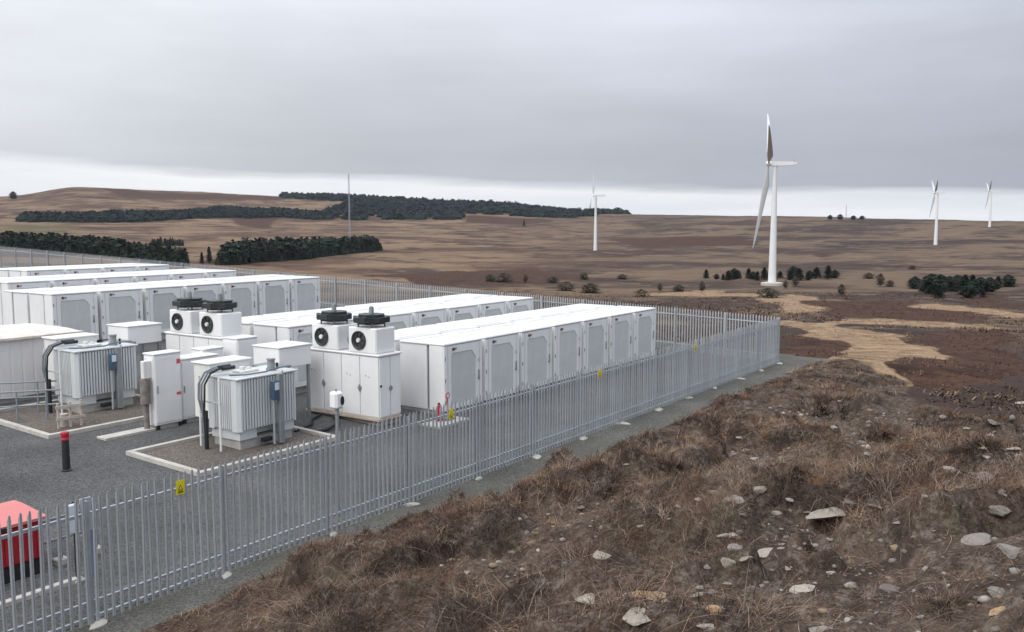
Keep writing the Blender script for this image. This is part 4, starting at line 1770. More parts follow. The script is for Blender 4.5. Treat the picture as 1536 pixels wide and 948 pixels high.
def np_mesh(name, v, f, material, col=None):
    me = bpy.data.meshes.new(name)
    k = f.shape[1]
    me.vertices.add(len(v))
    me.vertices.foreach_set('co', np.ascontiguousarray(v, np.float32).ravel())
    me.loops.add(f.size)
    me.loops.foreach_set('vertex_index', np.ascontiguousarray(f, np.int32).ravel())
    me.polygons.add(len(f))
    me.polygons.foreach_set('loop_start', np.arange(0, f.size, k, dtype=np.int32))
    me.polygons.foreach_set('loop_total', np.full(len(f), k, np.int32))
    me.update(calc_edges=True)
    me.materials.append(material)
    if col is not None:
        at = me.color_attributes.new('col', 'FLOAT_COLOR', 'POINT')
        c4 = np.concatenate([col, np.ones((len(col), 1))], 1).astype(np.float32)
        at.data.foreach_set('color', c4.ravel())
    return me


TREE_MESHES = {}
for kind, (Hh, Rr, n, shp, base, fm) in {'spruce': (10, 2.3, 900, 'cone', .06, FOL_DARK), 'spruce_b': (10, 2.7, 900, 'cone', .04, FOL_DARK), 'bush': (4, 2.0, 700, 'round', .02, FOL_BUSH), 'bush_b': (4, 2.4, 700, 'round', .0, FOL_BUSH),
                                        'birch': (6, 2.0, 500, 'round', .15, FOL_BROWN), 'round': (8, 4.0, 1500, 'round', .05, FOL_DARK)}.items():
    v, f = spray_crown(Hh, Rr, n, shp, base)
    tr = MB()
    tr.tube([(0, 0, -.6), (.04 * Hh / 10, 0, Hh * .3), (0, .05, Hh * .6), (.02, 0, Hh * .93)], [.022 * Hh, .017 * Hh, .011 * Hh, .003 * Hh], 6)
    for q in range(5):
        a = q * 2.3
        z0 = Hh * (.15 + .13 * q)
        tr.tube([(0, 0, z0), (Rr * .35 * math.cos(a), Rr * .35 * math.sin(a), z0 + Hh * .05), (Rr * .65 * math.cos(a), Rr * .65 * math.sin(a), z0 + Hh * .07)], [.008 * Hh, .005 * Hh, .002 * Hh], 4)
    TREE_MESHES[kind] = (np_mesh('crown', v, f, fm), tr.mesh('trunk', M['bark']), Hh)


def tree(kind, name, label, cat, px, py, hpx, group=None, wide=1.0):
    p = ground_at(px, py)
    s = hpx * px_size(p) / TREE_MESHES[kind][2]
    root = thing(name, label, cat, (p.x, p.y, p.z - .1), random.uniform(0, 6.28), group)
    for me, nm in ((TREE_MESHES[kind][0], 'crown'), (TREE_MESHES[kind][1], 'trunk')):
        o = mesh_obj(nm, me, None, root)
        o.scale = (s * wide, s * wide, s)
    return root


bushes = [(735, 422, 13, 'bush'), (756, 423, 17, 'bush_b'), (788, 424, 12, 'birch'), (829, 424, 12, 'bush'), (849, 436, 17, 'bush_b'), (876, 419, 12, 'bush'), (885, 439, 18, 'bush'),
          (962, 445, 14, 'bush_b'), (990, 437, 12, 'birch'), (1018, 437, 13, 'bush'), (1053, 438, 16, 'birch'), (1152, 446, 18, 'bush_b'), (1178, 433, 12, 'birch'), (1193, 430, 16, 'birch'),
          (1262, 444, 18, 'birch'), (1303, 418, 11, 'bush'), (1320, 430, 20, 'birch'), (1335, 430, 12, 'bush'), (1368, 404, 8, 'bush'), (933, 419, 10, 'bush')]
bushes.sort()
for i, (x, y, h, k) in enumerate(bushes):
    nm = 'birch_sapling' if k == 'birch' else 'gorse_bush'
    n_same = sum(1 for b in bushes[:i] if (b[3] == 'birch') == (k == 'birch'))
    lab = f'bare brown sapling on the moor behind the fence, {ordinal(n_same)} from left' if k == 'birch' else f'dark bush on the moor behind the containers, {ordinal(n_same)} from left'
    tree(k, nm, lab, 'sapling' if k == 'birch' else 'bush', x, y, h if k == 'birch' else h * .8, 'scattered bushes on the moor' if k != 'birch' else 'bare saplings on the moor', 1.1 if k == 'birch' else random.uniform(1.5, 2.4))

belt = [(x, 419 + 1.5 * math.sin(x), 15 + 4 * random.random()) for x in range(1062, 1252, 9)][:20] + [(1243, 418, 17), (1234, 417, 16)]
belt.sort()
belt = belt[:20]
belt = sorted((1062 + 9.8 * i + random.uniform(-5, 5), 419 + random.uniform(-2, 2), random.uniform(10, 21)) for i in range(20))
for i, (x, y, h) in enumerate(belt):
    tree(('spruce', 'round', 'spruce_b')[i % 3], 'spruce_tree', f'dark spruce in the belt behind the large turbine, {ordinal(i)} from left', 'tree', x, y, h if 1100 < x < 1245 else h * .75, 'spruce belt behind the large turbine', 1.15 if i % 3 == 1 else random.uniform(1.8, 2.8))
clump = [(1372, 433, 18), (1388, 438, 24), (1398, 441, 30), (1410, 438, 26), (1424, 436, 22), (1436, 437, 24), (1447, 442, 30), (1458, 438, 26), (1470, 440, 24), (1484, 438, 22), (1497, 432, 18), (1408, 448, 22), (1452, 447, 20), (1512, 430, 18), (1474, 446, 12)]
clump.sort()
for i, (x, y, h) in enumerate(clump):
    tree('spruce_b' if i % 2 else 'round', 'evergreen_tree', f'dark evergreen in the clump at right of the moor, {ordinal(i)} from left', 'tree', x, y, h, 'evergreen clump at the right', 2.0 if i % 2 else 1.3)
for i, (x, y, h, w_) in enumerate([(20, 297, 11, 1.1), (1245, 328, 7, 1.2), (1260, 328, 8, 1.2), (1280, 328, 6, 1.6), (1293, 328, 6, 1.5)]):
    lab = 'lone round tree on the skyline at the far left' if i == 0 else f'tiny dark tree on the right skyline, {ordinal(i - 1)} from left'
    tree('round', 'skyline_tree', lab, 'tree', x, y + 1.5, h, None if i == 0 else 'trees on the right skyline', w_)
for i, (x, y, h) in enumerate([(303, 396, 18), (314, 394, 24), (786, 339, 9)]):
    tree('spruce', 'spruce_tree', ['short spruce in the gap between the two plantations', 'taller spruce in the gap between the two plantations', 'single spruce in the middle of the moor'][i], 'tree', x, y, h, None, 1.2)


def forest(name, label, poly_px, hgt, spacing, material, n_spray=26, jitter=.35, max_n=9000, widen=1.0, even=False):
    """a plantation that reads as one mass: every tree a ragged cone of sprays"""
    poly = [ground_at(*q) for q in poly_px]
    xs, ys = [p.x for p in poly], [p.y for p in poly]
    gx, gy = np.meshgrid(np.arange(min(xs), max(xs), spacing), np.arange(min(ys), max(ys), spacing))
    gx = gx.ravel() + RNG.normal(0, spacing * jitter, gx.size)
    gy = gy.ravel() + RNG.normal(0, spacing * jitter, gy.size)
    keep = in_poly(gx, gy, poly)
    gx, gy = gx[keep], gy[keep]
    if len(gx) > max_n:
        sel = RNG.choice(len(gx), max_n, False)
        gx, gy = gx[sel], gy[sel]
    gz = T(gx, gy)
    n = len(gx)
    protos = []
    for q in range(6):
        v, f = spray_crown(1.0, .24, n_spray, 'cone', .0, RNG, leaf=.16)
        # inner ragged cone so that the mass is closed
        k = 7
        ring = []
        for lv, (zz, rr) in enumerate(((.0, .20), (.35, .17), (.68, .09))):
            for i in range(k):
                a = 2 * math.pi * i / k + lv * .4
                r_ = rr * RNG.uniform(.75, 1.2)
                ring.append((r_ * math.cos(a), r_ * math.sin(a), zz + RNG.uniform(-.05, .05)))
        ring.append((RNG.uniform(-.02, .02), 0, RNG.uniform(.93, 1.05)))
        b = len(v)
        fr = []
        for lv in range(2):
            for i in range(k):
                fr.append((b + lv * k + i, b + lv * k + (i + 1) % k, b + (lv + 1) * k + (i + 1) % k, b + (lv + 1) * k + i))
        for i in range(k):
            fr.append((b + 2 * k + i, b + 2 * k + (i + 1) % k, b + 3 * k, b + 3 * k))
        v = np.concatenate([v, np.array(ring)])
        f = np.concatenate([f, np.array(fr)])
        protos.append((v, f))
    V, Fc, off = [], [], 0
    tri = []
    hs = hgt * (0.62 + .62 * RNG.random(n) ** 1.3) * (1 + .25 * fbm(gx, gy, spacing * 9, 2, 77))
    if even:
        hs = hgt * (0.92 + .16 * RNG.random(n)) * (1 + .25 * fbm(gx, gy, spacing * 12, 2, 77))
    for i in range(n):
        v, f = protos[i % 6]
        a = RNG.random() * 6.28
        c, s = math.cos(a), math.sin(a)
        w = hs[i] * RNG.uniform(.9, 1.3) * widen
        vv = np.stack([(v[:, 0] * c - v[:, 1] * s) * w + gx[i], (v[:, 0] * s + v[:, 1] * c) * w + gy[i], v[:, 2] * hs[i] + gz[i] - .3], 1)
        V.append(vv)
        Fc.append(f + off)
        off += len(v)
    V, Fc = np.concatenate(V), np.concatenate(Fc)
    me = bpy.data.meshes.new(name)
    me.from_pydata([tuple(p) for p in V], [], [tuple(q) if q[2] != q[3] else tuple(q[:3]) for q in Fc.tolist()])
    me.materials.append(material)
    o = mesh_obj(name, me, None)
    return tag(o, label, 'forest', kind='stuff')


forest('spruce_plantation', 'dark spruce plantation in the dip above the container roofs', [(326, 398), (420, 392), (500, 384), (572, 376), (560, 371), (500, 372), (420, 376), (335, 384)], 11.5, 4.4, FOL_DARK, 26, widen=1.4)
forest('spruce_plantation', 'dark tree belt behind the fence at the far left', [(-40, 372), (60, 378), (130, 383), (200, 390), (285, 400), (270, 392), (215, 381), (140, 371), (60, 366), (-40, 362)], 9.5, 4.4, FOL_DARK, 26, widen=1.5)
forest('spruce_plantation', 'small line of trees right of the far left tree belt', [(225, 369), (275, 369), (272, 366), (230, 366)], 7, 4.0, FOL_DARK, 24)
forest('far_forest', 'dark blue-green forest along the hill below the skyline', [(486, 330), (600, 331), (690, 330), (720, 321), (780, 325), (860, 327), (935, 321), (975, 318), (900, 312), (800, 305), (700, 300), (640, 297), (600, 303), (520, 306), (486, 320)], 16, 13.0, FOL_FAR, 3, max_n=5200, widen=3.8, even=True)
forest('far_forest', 'long dark forest strip low on the left hillside', [(30, 333), (120, 334), (220, 333), (330, 327), (420, 326), (486, 330), (486, 322), (420, 318), (330, 316), (200, 324), (100, 327), (35, 326)], 13, 11.0, FOL_FAR, 3, max_n=5200, widen=3.8, even=True)
forest('far_forest', 'dark forest on the skyline of the left hills', [(420, 297), (500, 302), (600, 306), (640, 300), (560, 297), (480, 293), (425, 291)], 15, 13.0, FOL_FAR, 3, max_n=5200, widen=3.8, even=True)


# ------------------------------------------------------------------ stones on the mound
def stone_mesh(seed, flat):
    rng = np.random.default_rng(seed)
    import bmesh
    bm = bmesh.new()
    bmesh.ops.create_icosphere(bm, subdivisions=3, radius=1.0)
    nc = 13
    d = [Vector(rng.normal(size=3)).normalized() for _ in range(nc)]
    o = rng.uniform(.34, .8, nc)
    ph = rng.uniform(0, 6, 6)
    sk = rng.uniform(-.35, .35, 2)
    for v in bm.verts:
        p = v.co.copy()
        for k in range(nc):
            e = p.dot(d[k]) - o[k]
            if e > 0:
                p -= d[k] * e * .93
        w = 1 + .05 * math.sin(5 * p.x + ph[0]) * math.sin(6 * p.y + ph[1]) + .04 * math.sin(11 * p.z + ph[2] + 7 * p.x) + rng.normal(0, .008)
        p = p * (w * 1.25)
        v.co = (p.x + sk[0] * p.y, p.y * .8, p.z * flat * .88 + .45 * sk[1] * p.x * flat)
    me = bpy.data.meshes.new('stone')
    bm.to_mesh(me)
    bm.free()
    me.polygons.foreach_set('use_smooth', [True] * len(me.polygons))
    me.set_sharp_from_angle(angle=R(24))
    return me


STONES = {}


def stone(px, py, wpx, col, flat, label, seed):
    key = (seed % 9, flat, col)
    if key not in STONES:
        me = stone_mesh(seed % 9 + int(flat * 100), flat)
        me.materials.append(M['stone_' + col])
        STONES[key] = me
    p = ground_at(px, py + wpx * flat * .25)
    s = wpx * px_size(p) * .48
    o = mesh_obj('stone', STONES[key], None, None, (p.x, p.y, p.z + s * flat * random.uniform(-.25, .08) - (.06 if wpx == 64 else 0)))
    o.rotation_euler = (random.uniform(-.15, .15), random.uniform(-.2, .2), math.atan2(RT[1], RT[0]) + random.uniform(-.35, .35))
    o.scale = (s, s, s)
    tag(o, label, 'stone', 'stones on the peat mound')
    return o


big = [
    (1240, 770, 64, 'pale', .42, 'largest pale boulder half buried in the mound, right of centre'),
    (1140, 735, 25, 'pale', .62, 'bright white round stone above the largest boulder'),
    (1107, 748, 44, 'grey', .42, 'grey flat stone left of the bright white round stone'),
    (1093, 843, 27, 'pale', .68, 'rounded pale stone at the left of a small cluster'),
    (1100, 801, 28, 'pale', .34, 'flat pale stone topping the small cluster of stones'),
    (1110, 819, 34, 'grey', .5, 'grey lumpy stone in the middle of the small cluster'),
    (1118, 838, 24, 'pale', .45, 'small pale stone touching the rounded one in the cluster'),
    (1153, 827, 36, 'pale', .25, 'thin flat stone just right of the small cluster'),
    (908, 832, 42, 'pale', .42, 'pale wedge-shaped stone under a peat overhang, far left of the stones'),
    (885, 896, 56, 'pale', .24, 'long flat pale stone at lower left of the mound'),
    (970, 890, 52, 'tan', .28, 'long orange-tan stone near the bottom of the picture'),
    (942, 889, 20, 'tan', .45, 'small tan stone touching the long orange-tan one'),
    (955, 920, 58, 'pale', .40, 'broad oval pale stone at the bottom of the picture'),
    (1072, 912, 28, 'tan', .9, 'upright yellowish stone at the bottom of the picture'),
    (1060, 938, 30, 'pale', .34, 'flat pale stone below the upright yellowish one'),
    (1044, 890, 28, 'grey', .36, 'grey flat stone above the upright yellowish one'),
    (1210, 882, 42, 'pale', .26, 'thin tilted pale stone right of centre near the bottom'),
    (1340, 878, 36, 'dull', .55, 'dull purplish stone in the lower right of the mound'),
    (1230, 941, 58, 'grey', .42, 'large grey stone cut by the bottom edge of the picture'),
    (1500, 885, 60, 'grey', .26, 'long flat grey stone at the lower right'),
    (1498, 915, 34, 'tan', .4, 'tan stone below the long flat one at the lower right'),
    (1520, 822, 50, 'grey', .34, 'slab-like grey stone at the right edge'),
    (1468, 808, 46, 'grey', .28, 'flat grey stone left of the slab at the right edge'),
    (1480, 712, 48, 'dull', .36, 'dull flat stone high on the right side of the mound'),
    (1520, 673, 26, 'pale', .36, 'bright flat stone near the right edge high on the mound'),
    (1300, 669, 36, 'pale', .28, 'thin pale stone near the heather tufts on the far slope'),
    (1497, 767, 38, 'grey', .5, 'grey rounded stone at right between two flat ones'),
    (1272, 749, 30, 'dull', .25, 'thin stone lying just above the largest boulder'),
]
for i, (x, y, w, c, fl, lab) in enumerate(big):
    stone(x, y, w, c, fl, lab, i)
sr = np.random.default_rng(5)
cnt = 0
more = [(1084, 808, 17), (1180, 804, 15), (1186, 765, 12), (850, 845, 22), (960, 788, 15), (1110, 771, 16), (1425, 700, 22), (1060, 855, 14), (1000, 690, 14), (1165, 640, 12), (1250, 640, 12), (1395, 650, 16), (1532, 603, 22), (1285, 700, 16), (1440, 730, 14), (870, 760, 14),
        (1020, 760, 14), (1490, 640, 18), (1475, 675, 14), (940, 700, 10), (905, 690, 10), (1040, 705, 14), (1110, 665, 12), (770, 828, 14), (700, 860, 12)]
while len(more) < 62:
    x = sr.uniform(820, 1536)
    y = sr.uniform(620, 945)
    if y > 1060 - .36 * x and sr.random() < .25 + .75 * smooth(850, 1150, np.array(x)):
        more.append((x, y, sr.uniform(11, 19)))
NEAR_NAME = {0: 'largest boulder', 1: 'bright white round stone', 8: 'wedge-shaped stone', 9: 'long flat pale stone', 10: 'long orange-tan stone', 12: 'broad oval stone', 13: 'upright yellowish stone',
             16: 'thin tilted stone', 17: 'dull purplish stone', 18: 'grey stone at the bottom edge', 19: 'long flat grey stone', 21: 'slab at the right edge', 23: 'dull flat stone high up', 24: 'bright flat stone high up', 25: 'thin pale stone by the heather'}
used = {}
jobs = []
for i, (x, y, w) in enumerate(more):
    col, fl = ['pale', 'grey', 'grey', 'dull', 'pale', 'dull'][i % 6], [.35, .5, .62, .42][i % 4]
    k = min(NEAR_NAME, key=lambda q: math.hypot(big[q][0] - x, (big[q][1] - y) * 1.6))
    dx, dy = x - big[k][0], y - big[k][1]
    side = ('right of' if dx > 0 else 'left of') if abs(dx) > abs(dy) else ('below' if dy > 0 else 'above')
    jobs.append((math.hypot(dx, dy), i, x, y, w, col, fl, f'small {col} stone {side} the {NEAR_NAME[k]}'))
jobs.sort()
for (_, i, x, y, w, col, fl, lab) in jobs:
    n_ = used.get(lab, 0)
    used[lab] = n_ + 1
    stone(x, y, w, col, fl, lab + (', nearest to it' if n_ == 0 else f', {ordinal(n_)} nearest'), 40 + i)


def pebbles():
    """grit and pebbles too small to pick apart"""
    import bmesh
    rng = np.random.default_rng(15)
    bm = bmesh.new()
    bmesh.ops.create_icosphere(bm, subdivisions=1, radius=1.0)
    pv = np.array([v.co[:] for v in bm.verts])
    pf = np.array([[v.index for v in f.verts] for f in bm.faces])
    bm.free()
    u, v = scatter(3000, 1.35, 4.5, 36, seed=107)
    bare = 1 - humm(u, v)
    ok = (rng.random(len(u)) < bare) & (v < 11)
    u, v = u[ok], v[ok]
    n = len(u)
    z = T(u, v)
    V, Fs, Cs = [], [], []
    for i in range(n):
        s = min(.085, .021 * math.exp(abs(rng.normal(0, .7)))) * max(.8, min(2.0, math.hypot(u[i], v[i]) / 12))
        q = pv * rng.uniform(.7, 1.2, (len(pv), 1)) * np.array([1, rng.uniform(.6, 1), rng.uniform(.35, .7)]) * s
        a = rng.uniform(0, 6.28)
        c, s_ = math.cos(a), math.sin(a)
        V.append(np.stack([q[:, 0] * c - q[:, 1] * s_ + u[i], q[:, 0] * s_ + q[:, 1] * c + v[i], q[:, 2] + z[i] + s * .05], 1))
        Fs.append(pf + i * len(pv))
        col = np.array([(.30, .27, .235), (.20, .175, .155), (.36, .33, .29), (.26, .19, .13)][rng.integers(4)]) * rng.uniform(.6, 1.1)
        Cs.append(np.repeat(col[None], len(pv), 0))
    o = mesh_obj('pebbles', np_mesh('pebbles', np.concatenate(V), np.concatenate(Fs), VEG, np.concatenate(Cs)), None)
    tag(o, 'grit and small pebbles strewn over the bare peat', 'pebbles', kind='stuff')


# ------------------------------------------------------------------ heather, dead grass and roots on the mound
VEG = vcol_mat('dead_vegetation')


def ribbons(base, dirn, length, width, droop, col, seg=3, curl=None):
    """curved blades as thin folded ribbons; arrays of n blades"""
    n = len(base)
    side = np.stack([-dirn[:, 1], dirn[:, 0], np.zeros(n)], 1)
    nn = np.linalg.norm(side[:, :2], axis=1, keepdims=True) + 1e-6
    side = side / nn
    pts = []
    for i in range(seg + 1):
        t = i / seg
        p = base + dirn * (length * t)[:, None]
        p[:, 2] -= droop * length * t * t
        if curl is not None:
            p = p + side * (curl * length * t * t)[:, None]
        w = (width * (1 - .85 * t))[:, None]
        pts.append(p - side * w * .5)
        pts.append(p + side * w * .5)
    v = np.stack(pts, 1)
    k = 2 * (seg + 1)
    f = []
    idx = np.arange(n)[:, None] * k
    for i in range(seg):
        f.append(np.concatenate([idx + 2 * i, idx + 2 * i + 1, idx + 2 * i + 3, idx + 2 * i + 2], 1))
    f = np.stack(f, 1).reshape(-1, 4)
    c = np.repeat(col[:, None, :], k, 1)
    return v.reshape(-1, 3), f, c.reshape(-1, 3)


def scatter(n, power=1.6, dmin=4.0, dmax=52.0, seed=1):
    """points on the mound, thinning with distance"""
    rng = np.random.default_rng(seed)
    out_u, out_v = [], []
    tot = 0
    while tot < n:
        m_ = n * 3
        q = rng.random(m_)
        e = 2 - power
        d = (dmin ** e + q * (dmax ** e - dmin ** e)) ** (1 / e)
        a = np.radians(rng.uniform(-32, 33, m_))
        th = YAW - a
        u, v = d * np.cos(th), d * np.sin(th)
        ok = (v < toe(u) + .05 + fbm(u, v, 1.5, 2, 61) * .8) & (u < 37.5 + 11 * smooth(5, 12.5, v) + fbm(u, v, 3.5, 3, 35) * 7) & (v > -14)
        out_u.append(u[ok])
        out_v.append(v[ok])
        tot += ok.sum()
    return np.concatenate(out_u)[:n], np.concatenate(out_v)[:n]


def px_of(u, v, z):
    q = np.stack([u, v, z - CAM_H], 1)
    zc = q @ FW
    return 768 + F * (q @ RT) / zc, 474 - F * (q @ UP) / zc


def vegetation():
    rng = np.random.default_rng(3)
    V, Fs, Cs = [], [], []
    off = [0]

    def push(v, f, c):
        V.append(v)
        Fs.append(f + off[0])
        Cs.append(c)
        off[0] += len(v)
    pal = {'straw': (.235, .160, .102), 'rust': (.142, .077, .047), 'brown': (.080, .049, .034), 'dark': (.027, .018, .015), 'grey': (.220, .170, .132), 'olive': (.085, .078, .042)}

    def pick(names, w, n, var=.28):
        ix = rng.choice(len(names), n, p=np.array(w) / sum(w))
        c = np.array([pal[k] for k in names])[ix]
        return c * (1 + var * rng.normal(0, 1, (n, 1))).clip(.4, 1.8)

    def tufts(n_t, per, lmin, lmax, names, w, seed, mask, spread=.16, up=(.25, .9), wid=(.004, .008), power=1.55):
        u, v = scatter(int(n_t * 4), power, seed=seed)
        keep = rng.random(len(u)) < mask(u, v) * (1 - .72 * smooth(12.5, 9, u) * smooth(8, 5.5, v))
        u, v = u[keep][:n_t], v[keep][:n_t]
        n_ = len(u)
        U = np.repeat(u, per) + rng.normal(0, spread, n_ * per)
        W = np.repeat(v, per) + rng.normal(0, spread, n_ * per)
        z = T(U, W)
        lean = np.repeat(rng.uniform(0, 2 * np.pi, n_), per) + rng.normal(0, .9, n_ * per)
        uz = rng.uniform(up[0], up[1], n_ * per)
        h = np.sqrt(np.maximum(0.02, 1 - uz ** 2))
        d = np.stack([np.cos(lean) * h, np.sin(lean) * h, uz], 1)
        Ln = rng.uniform(lmin, lmax, n_ * per)
        dist = np.hypot(U, W)
        wd = rng.uniform(wid[0], wid[1], n_ * per) * np.clip(dist / 10, .8, 3.2)
        col = pick(names, w, n_, .22)
        col = np.repeat(col, per, 0) * (1 + .25 * rng.normal(0, 1, (n_ * per, 1))).clip(.5, 1.6)
        push(*ribbons(np.stack([U, W, z - .01], 1), d, Ln, wd, rng.uniform(.2, .9, n_ * per), col, 3, rng.normal(0, .25, n_ * per)))

    def grassy(u, v):
        g = fbm(u, v, 3.0, 3, 71) * 2.2
        edge = smooth(4, 9.5, v) * .75
        return np.clip(.22 + g + edge - .25 * smooth(8, 20, u) * (1 - smooth(3, 8, v)), .03, 1)

    def heathery(u, v):
        return np.clip(-.12 + fbm(u, v, 3.6, 3, 81) * 3.2 + .25 * smooth(12, 22, u), .0, 1)

    def anywhere(u, v):
        return np.full(len(u), .8)
    def on_hummock(k0):
        def f(u, v):
            pick_ = smooth(-.12, .02, fbm(u, v, 4.5, 2, 87))
            return np.clip(humm(u, v) * (pick_ if k0 else 1 - .8 * pick_), 0, 1)
        return f
    # matted dead grass
    tufts(3400, 15, .14, .42, ['straw', 'rust', 'brown', 'dark', 'olive'], [2.4, 4, 4.5, 2, .9], 101, grassy, .14, (.12, .75))
    # dark heather on the hummocks
    tufts(2300, 34, .14, .36, ['dark', 'brown', 'rust', 'grey'], [5, 4, 1.6, .6], 102, on_hummock(True), .15, (.4, .98), (.004, .007))
    # pale mops of dry moor grass on the others
    tufts(2100, 40, .22, .58, ['grey', 'straw', 'rust', 'brown'], [3, 2.2, 3, 3], 103, on_hummock(False), .10, (.35, .97), (.003, .006))
    # a fringe of taller grass along the foot of the mound
    tufts(900, 22, .18, .45, ['brown', 'rust', 'straw', 'dark'], [4, 3, 1.5, 2], 106, lambda u, v: smooth(-2.2, -.4, v - toe(u)) * np.clip(.5 + 3 * fbm(u, v, 1.5, 2, 93), .05, 1), .14, (.35, .95), power=1.2)
    # litter of short twigs everywhere
    u, v = scatter(26000, 1.5, seed=104)
    n = len(u)
    a = rng.uniform(0, 6.28, n)
    uz = rng.normal(.08, .18, n)
    d = np.stack([np.cos(a), np.sin(a), uz], 1)
    push(*ribbons(np.stack([u, v, T(u, v) + .015], 1), d, rng.uniform(.05, .22, n), rng.uniform(.004, .010, n) * np.clip(np.hypot(u, v) / 11, .8, 3), rng.uniform(0, .4, n), pick(['brown', 'grey', 'dark', 'straw'], [4, 3, 3, 1.6], n), 2, rng.normal(0, .4, n)))
    # long pale roots and stalks arching over the peat
    u, v = scatter(5200, 1.25, 4, 32, seed=105)
    n = len(u)
    a = rng.uniform(0, 6.28, n)
    d = np.stack([np.cos(a), np.sin(a), rng.uniform(.1, .75, n)], 1)
    push(*ribbons(np.stack([u, v, T(u, v)], 1), d, rng.uniform(.25, .75, n), rng.uniform(.004, .008, n) * np.clip(np.hypot(u, v) / 10, .8, 2.5), rng.uniform(.5, 1.1, n), pick(['grey', 'straw', 'grey', 'brown'], [3, 3, 2, 1.5], n), 5, rng.normal(0, .7, n)))
    me = np_mesh('dead_grass', np.concatenate(V), np.concatenate(Fs), VEG, np.concatenate(Cs))
    o = mesh_obj('dead_grass', me, None)
    tag(o, 'dead brown grass, heather twigs and roots covering the mound', 'grass', kind='stuff')


vegetation()
pebbles()


def heather_clumps():
    rng = np.random.default_rng(23)
    spots = [(1330, 752, 125, 'large dark heather clump right of the largest boulder'), (1182, 712, 85, 'dark heather clump above the bright white round stone'),
             (1012, 702, 80, 'dark heather clump near the middle of the mound'), (905, 742, 85, 'dark heather clump at the left shoulder of the mound'),
             (1322, 652, 85, 'tall heather clump behind the largest one on the far slope'), (1236, 616, 75, 'heather clump high on the far slope near the tan track'),
             (862, 838, 95, 'dark heather clump above the wedge-shaped stone at left'), (1478, 668, 80, 'heather clump at the right behind the dull flat stone'),
             (1080, 640, 70, 'heather clump near the gravel verge on the far slope'), (640, 852, 85, 'heather clump at the foot of the mound near the fence'),
             (1420, 905, 110, 'scrubby heather clump between the stones at lower right')]
    for (px, py, wpx, lab) in spots:
        p = ground_at(px, py)
        w = wpx * px_size(p)
        n = 620
        root = thing('heather_clump', lab, 'heather', p, 0, 'heather clumps on the mound')
        for part, n, tone in (('twigs', 420, 0), ('dead_tips', 300, 1)):
            r = w * .5 * np.sqrt(rng.random(n)) * .6
            a = rng.uniform(0, 6.28, n)
            k3 = 1 + .45 * np.sin(2 * a + px) + .3 * np.sin(5 * a + py)
            x, y = 1.35 * r * k3 * np.cos(a), 1.35 * r * k3 * np.sin(a)
            z = T(x + p.x, y + p.y) - p.z - .02
            lean = .15 + .75 * r / (w * .3)
            th = a + rng.normal(0, .7, n)
            d = np.stack([np.cos(th) * lean, np.sin(th) * lean, np.ones(n) * rng.uniform(.5, 1.1, n)], 1)
            d /= np.linalg.norm(d, axis=1, keepdims=True)
            Ln = w * rng.uniform(.10, .36, n) * (1.1 if tone else 1.0)
            pal = np.array([(.036, .025, .020), (.062, .038, .028), (.100, .060, .042)]) if not tone else np.array([(.17, .115, .085), (.11, .068, .05), (.22, .18, .15)])
            c = pal[rng.integers(0, 3, n)] * rng.uniform(.7, 1.3, (n, 1))
            wd = np.full(n, max(.005, .9 * px_size(p))) * rng.uniform(.7, 1.4, n) * (.8 if tone else 1.3)
            v_, f_, c_ = ribbons(np.stack([x, y, z], 1), d, Ln, wd, rng.uniform(.1, .6, n), c, 3, rng.normal(0, .35, n))
            mesh_obj(part, np_mesh(part, v_, f_, VEG, c_), None, root)['kind'] = 'stuff'


heather_clumps()


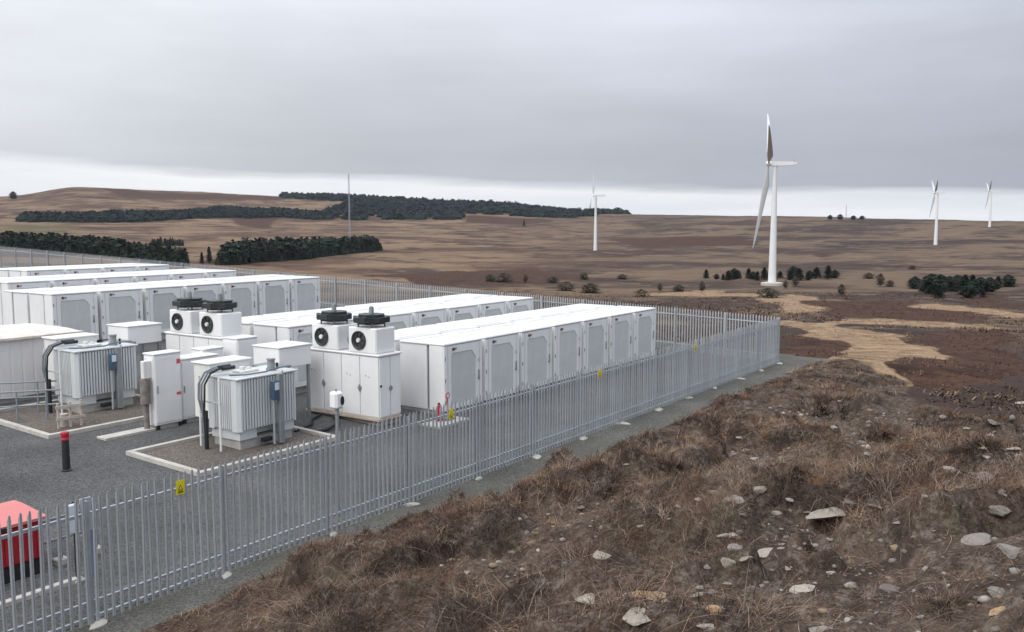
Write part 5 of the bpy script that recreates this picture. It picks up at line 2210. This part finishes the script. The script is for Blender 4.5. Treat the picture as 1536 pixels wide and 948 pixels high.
def moor_tussocks():
    """low tussocks of grass and heather on the open moor beyond the fence"""
    rng = np.random.default_rng(9)
    n = 42000
    d = np.exp(math.log(40) + rng.random(n) * math.log(420 / 40))
    a = np.radians(rng.uniform(-4, 34, n))
    u, v = d * np.cos(YAW - a), d * np.sin(YAW - a)
    ok = ((u > 51) | ((v < 12) & (u > 50)) | ((v < 9) & (u > 39 + 11 * smooth(5, 12.5, v))))
    u, v, d = u[ok], v[ok], d[ok]
    cl = fbm(u, v, 9, 3, 91) * 2.4 + .5
    ok = rng.random(len(u)) < np.clip(cl, .08, 1)
    u, v, d = u[ok], v[ok], d[ok]
    per = 9
    n = len(u)
    size = rng.uniform(.25, .6, n) * np.clip(d / 90, .8, 2.2)
    st, dk = np.zeros(n, bool), np.zeros(n, bool)
    for w in STRAW_W:
        st |= in_poly(u, v, w)
    for w in DARK_W:
        dk |= in_poly(u, v, w)
    size[st] *= .5
    size[dk & ~st] *= .7
    U = np.repeat(u, per) + rng.normal(0, 1, n * per) * np.repeat(size, per) * .45
    W = np.repeat(v, per) + rng.normal(0, 1, n * per) * np.repeat(size, per) * .45
    th = rng.uniform(0, 6.28, n * per)
    uz = rng.uniform(.2, .8, n * per)
    h = np.sqrt(1 - uz ** 2)
    dr = np.stack([np.cos(th) * h, np.sin(th) * h, uz], 1)
    Ln = np.repeat(size, per) * rng.uniform(.5, 1.1, n * per)
    pal = np.array([(.062, .036, .027), (.10, .062, .042), (.20, .14, .088), (.045, .030, .025), (.13, .10, .075), (.092, .052, .036)])
    ix = rng.choice(5, n, p=[.32, .26, .14, .16, .12])
    ix[st] = 2
    ix[dk & ~st] = 5
    c = np.repeat(pal[ix], per, 0) * (1 + .22 * rng.normal(0, 1, (n * per, 1))).clip(.5, 1.6)
    v_, f_, c_ = ribbons(np.stack([U, W, T(U, W) - .03], 1), dr, Ln, Ln * .22, rng.uniform(.1, .7, n * per), c, 2)
    o = mesh_obj('moor_tussocks', np_mesh('moor_tussocks', v_, f_, VEG, c_), None)
    tag(o, 'low brown tussocks of grass and heather scattered over the moor', 'grass', kind='stuff')


moor_tussocks()


# ------------------------------------------------------------------ thin haze over the moor
def haze():
    m = bpy.data.materials.new('haze')
    m.use_nodes = True
    N, L = m.node_tree.nodes, m.node_tree.links
    N.remove(N['Principled BSDF'])
    pv = N.new('ShaderNodeVolumePrincipled')
    pv.inputs['Color'].default_value = (0.80, 0.86, 0.95, 1)
    pv.inputs['Density'].default_value = 0.000028
    pv.inputs['Anisotropy'].default_value = 0.0
    L.new(pv.outputs[0], N['Material Output'].inputs['Volume'])
    b = MB()
    b.box(-8400, 8400, -8400, 8400, -75, 175)
    o = b.build('haze', m)
    tag(o, 'thin pale haze lying over the whole moor', kind='stuff')


haze()
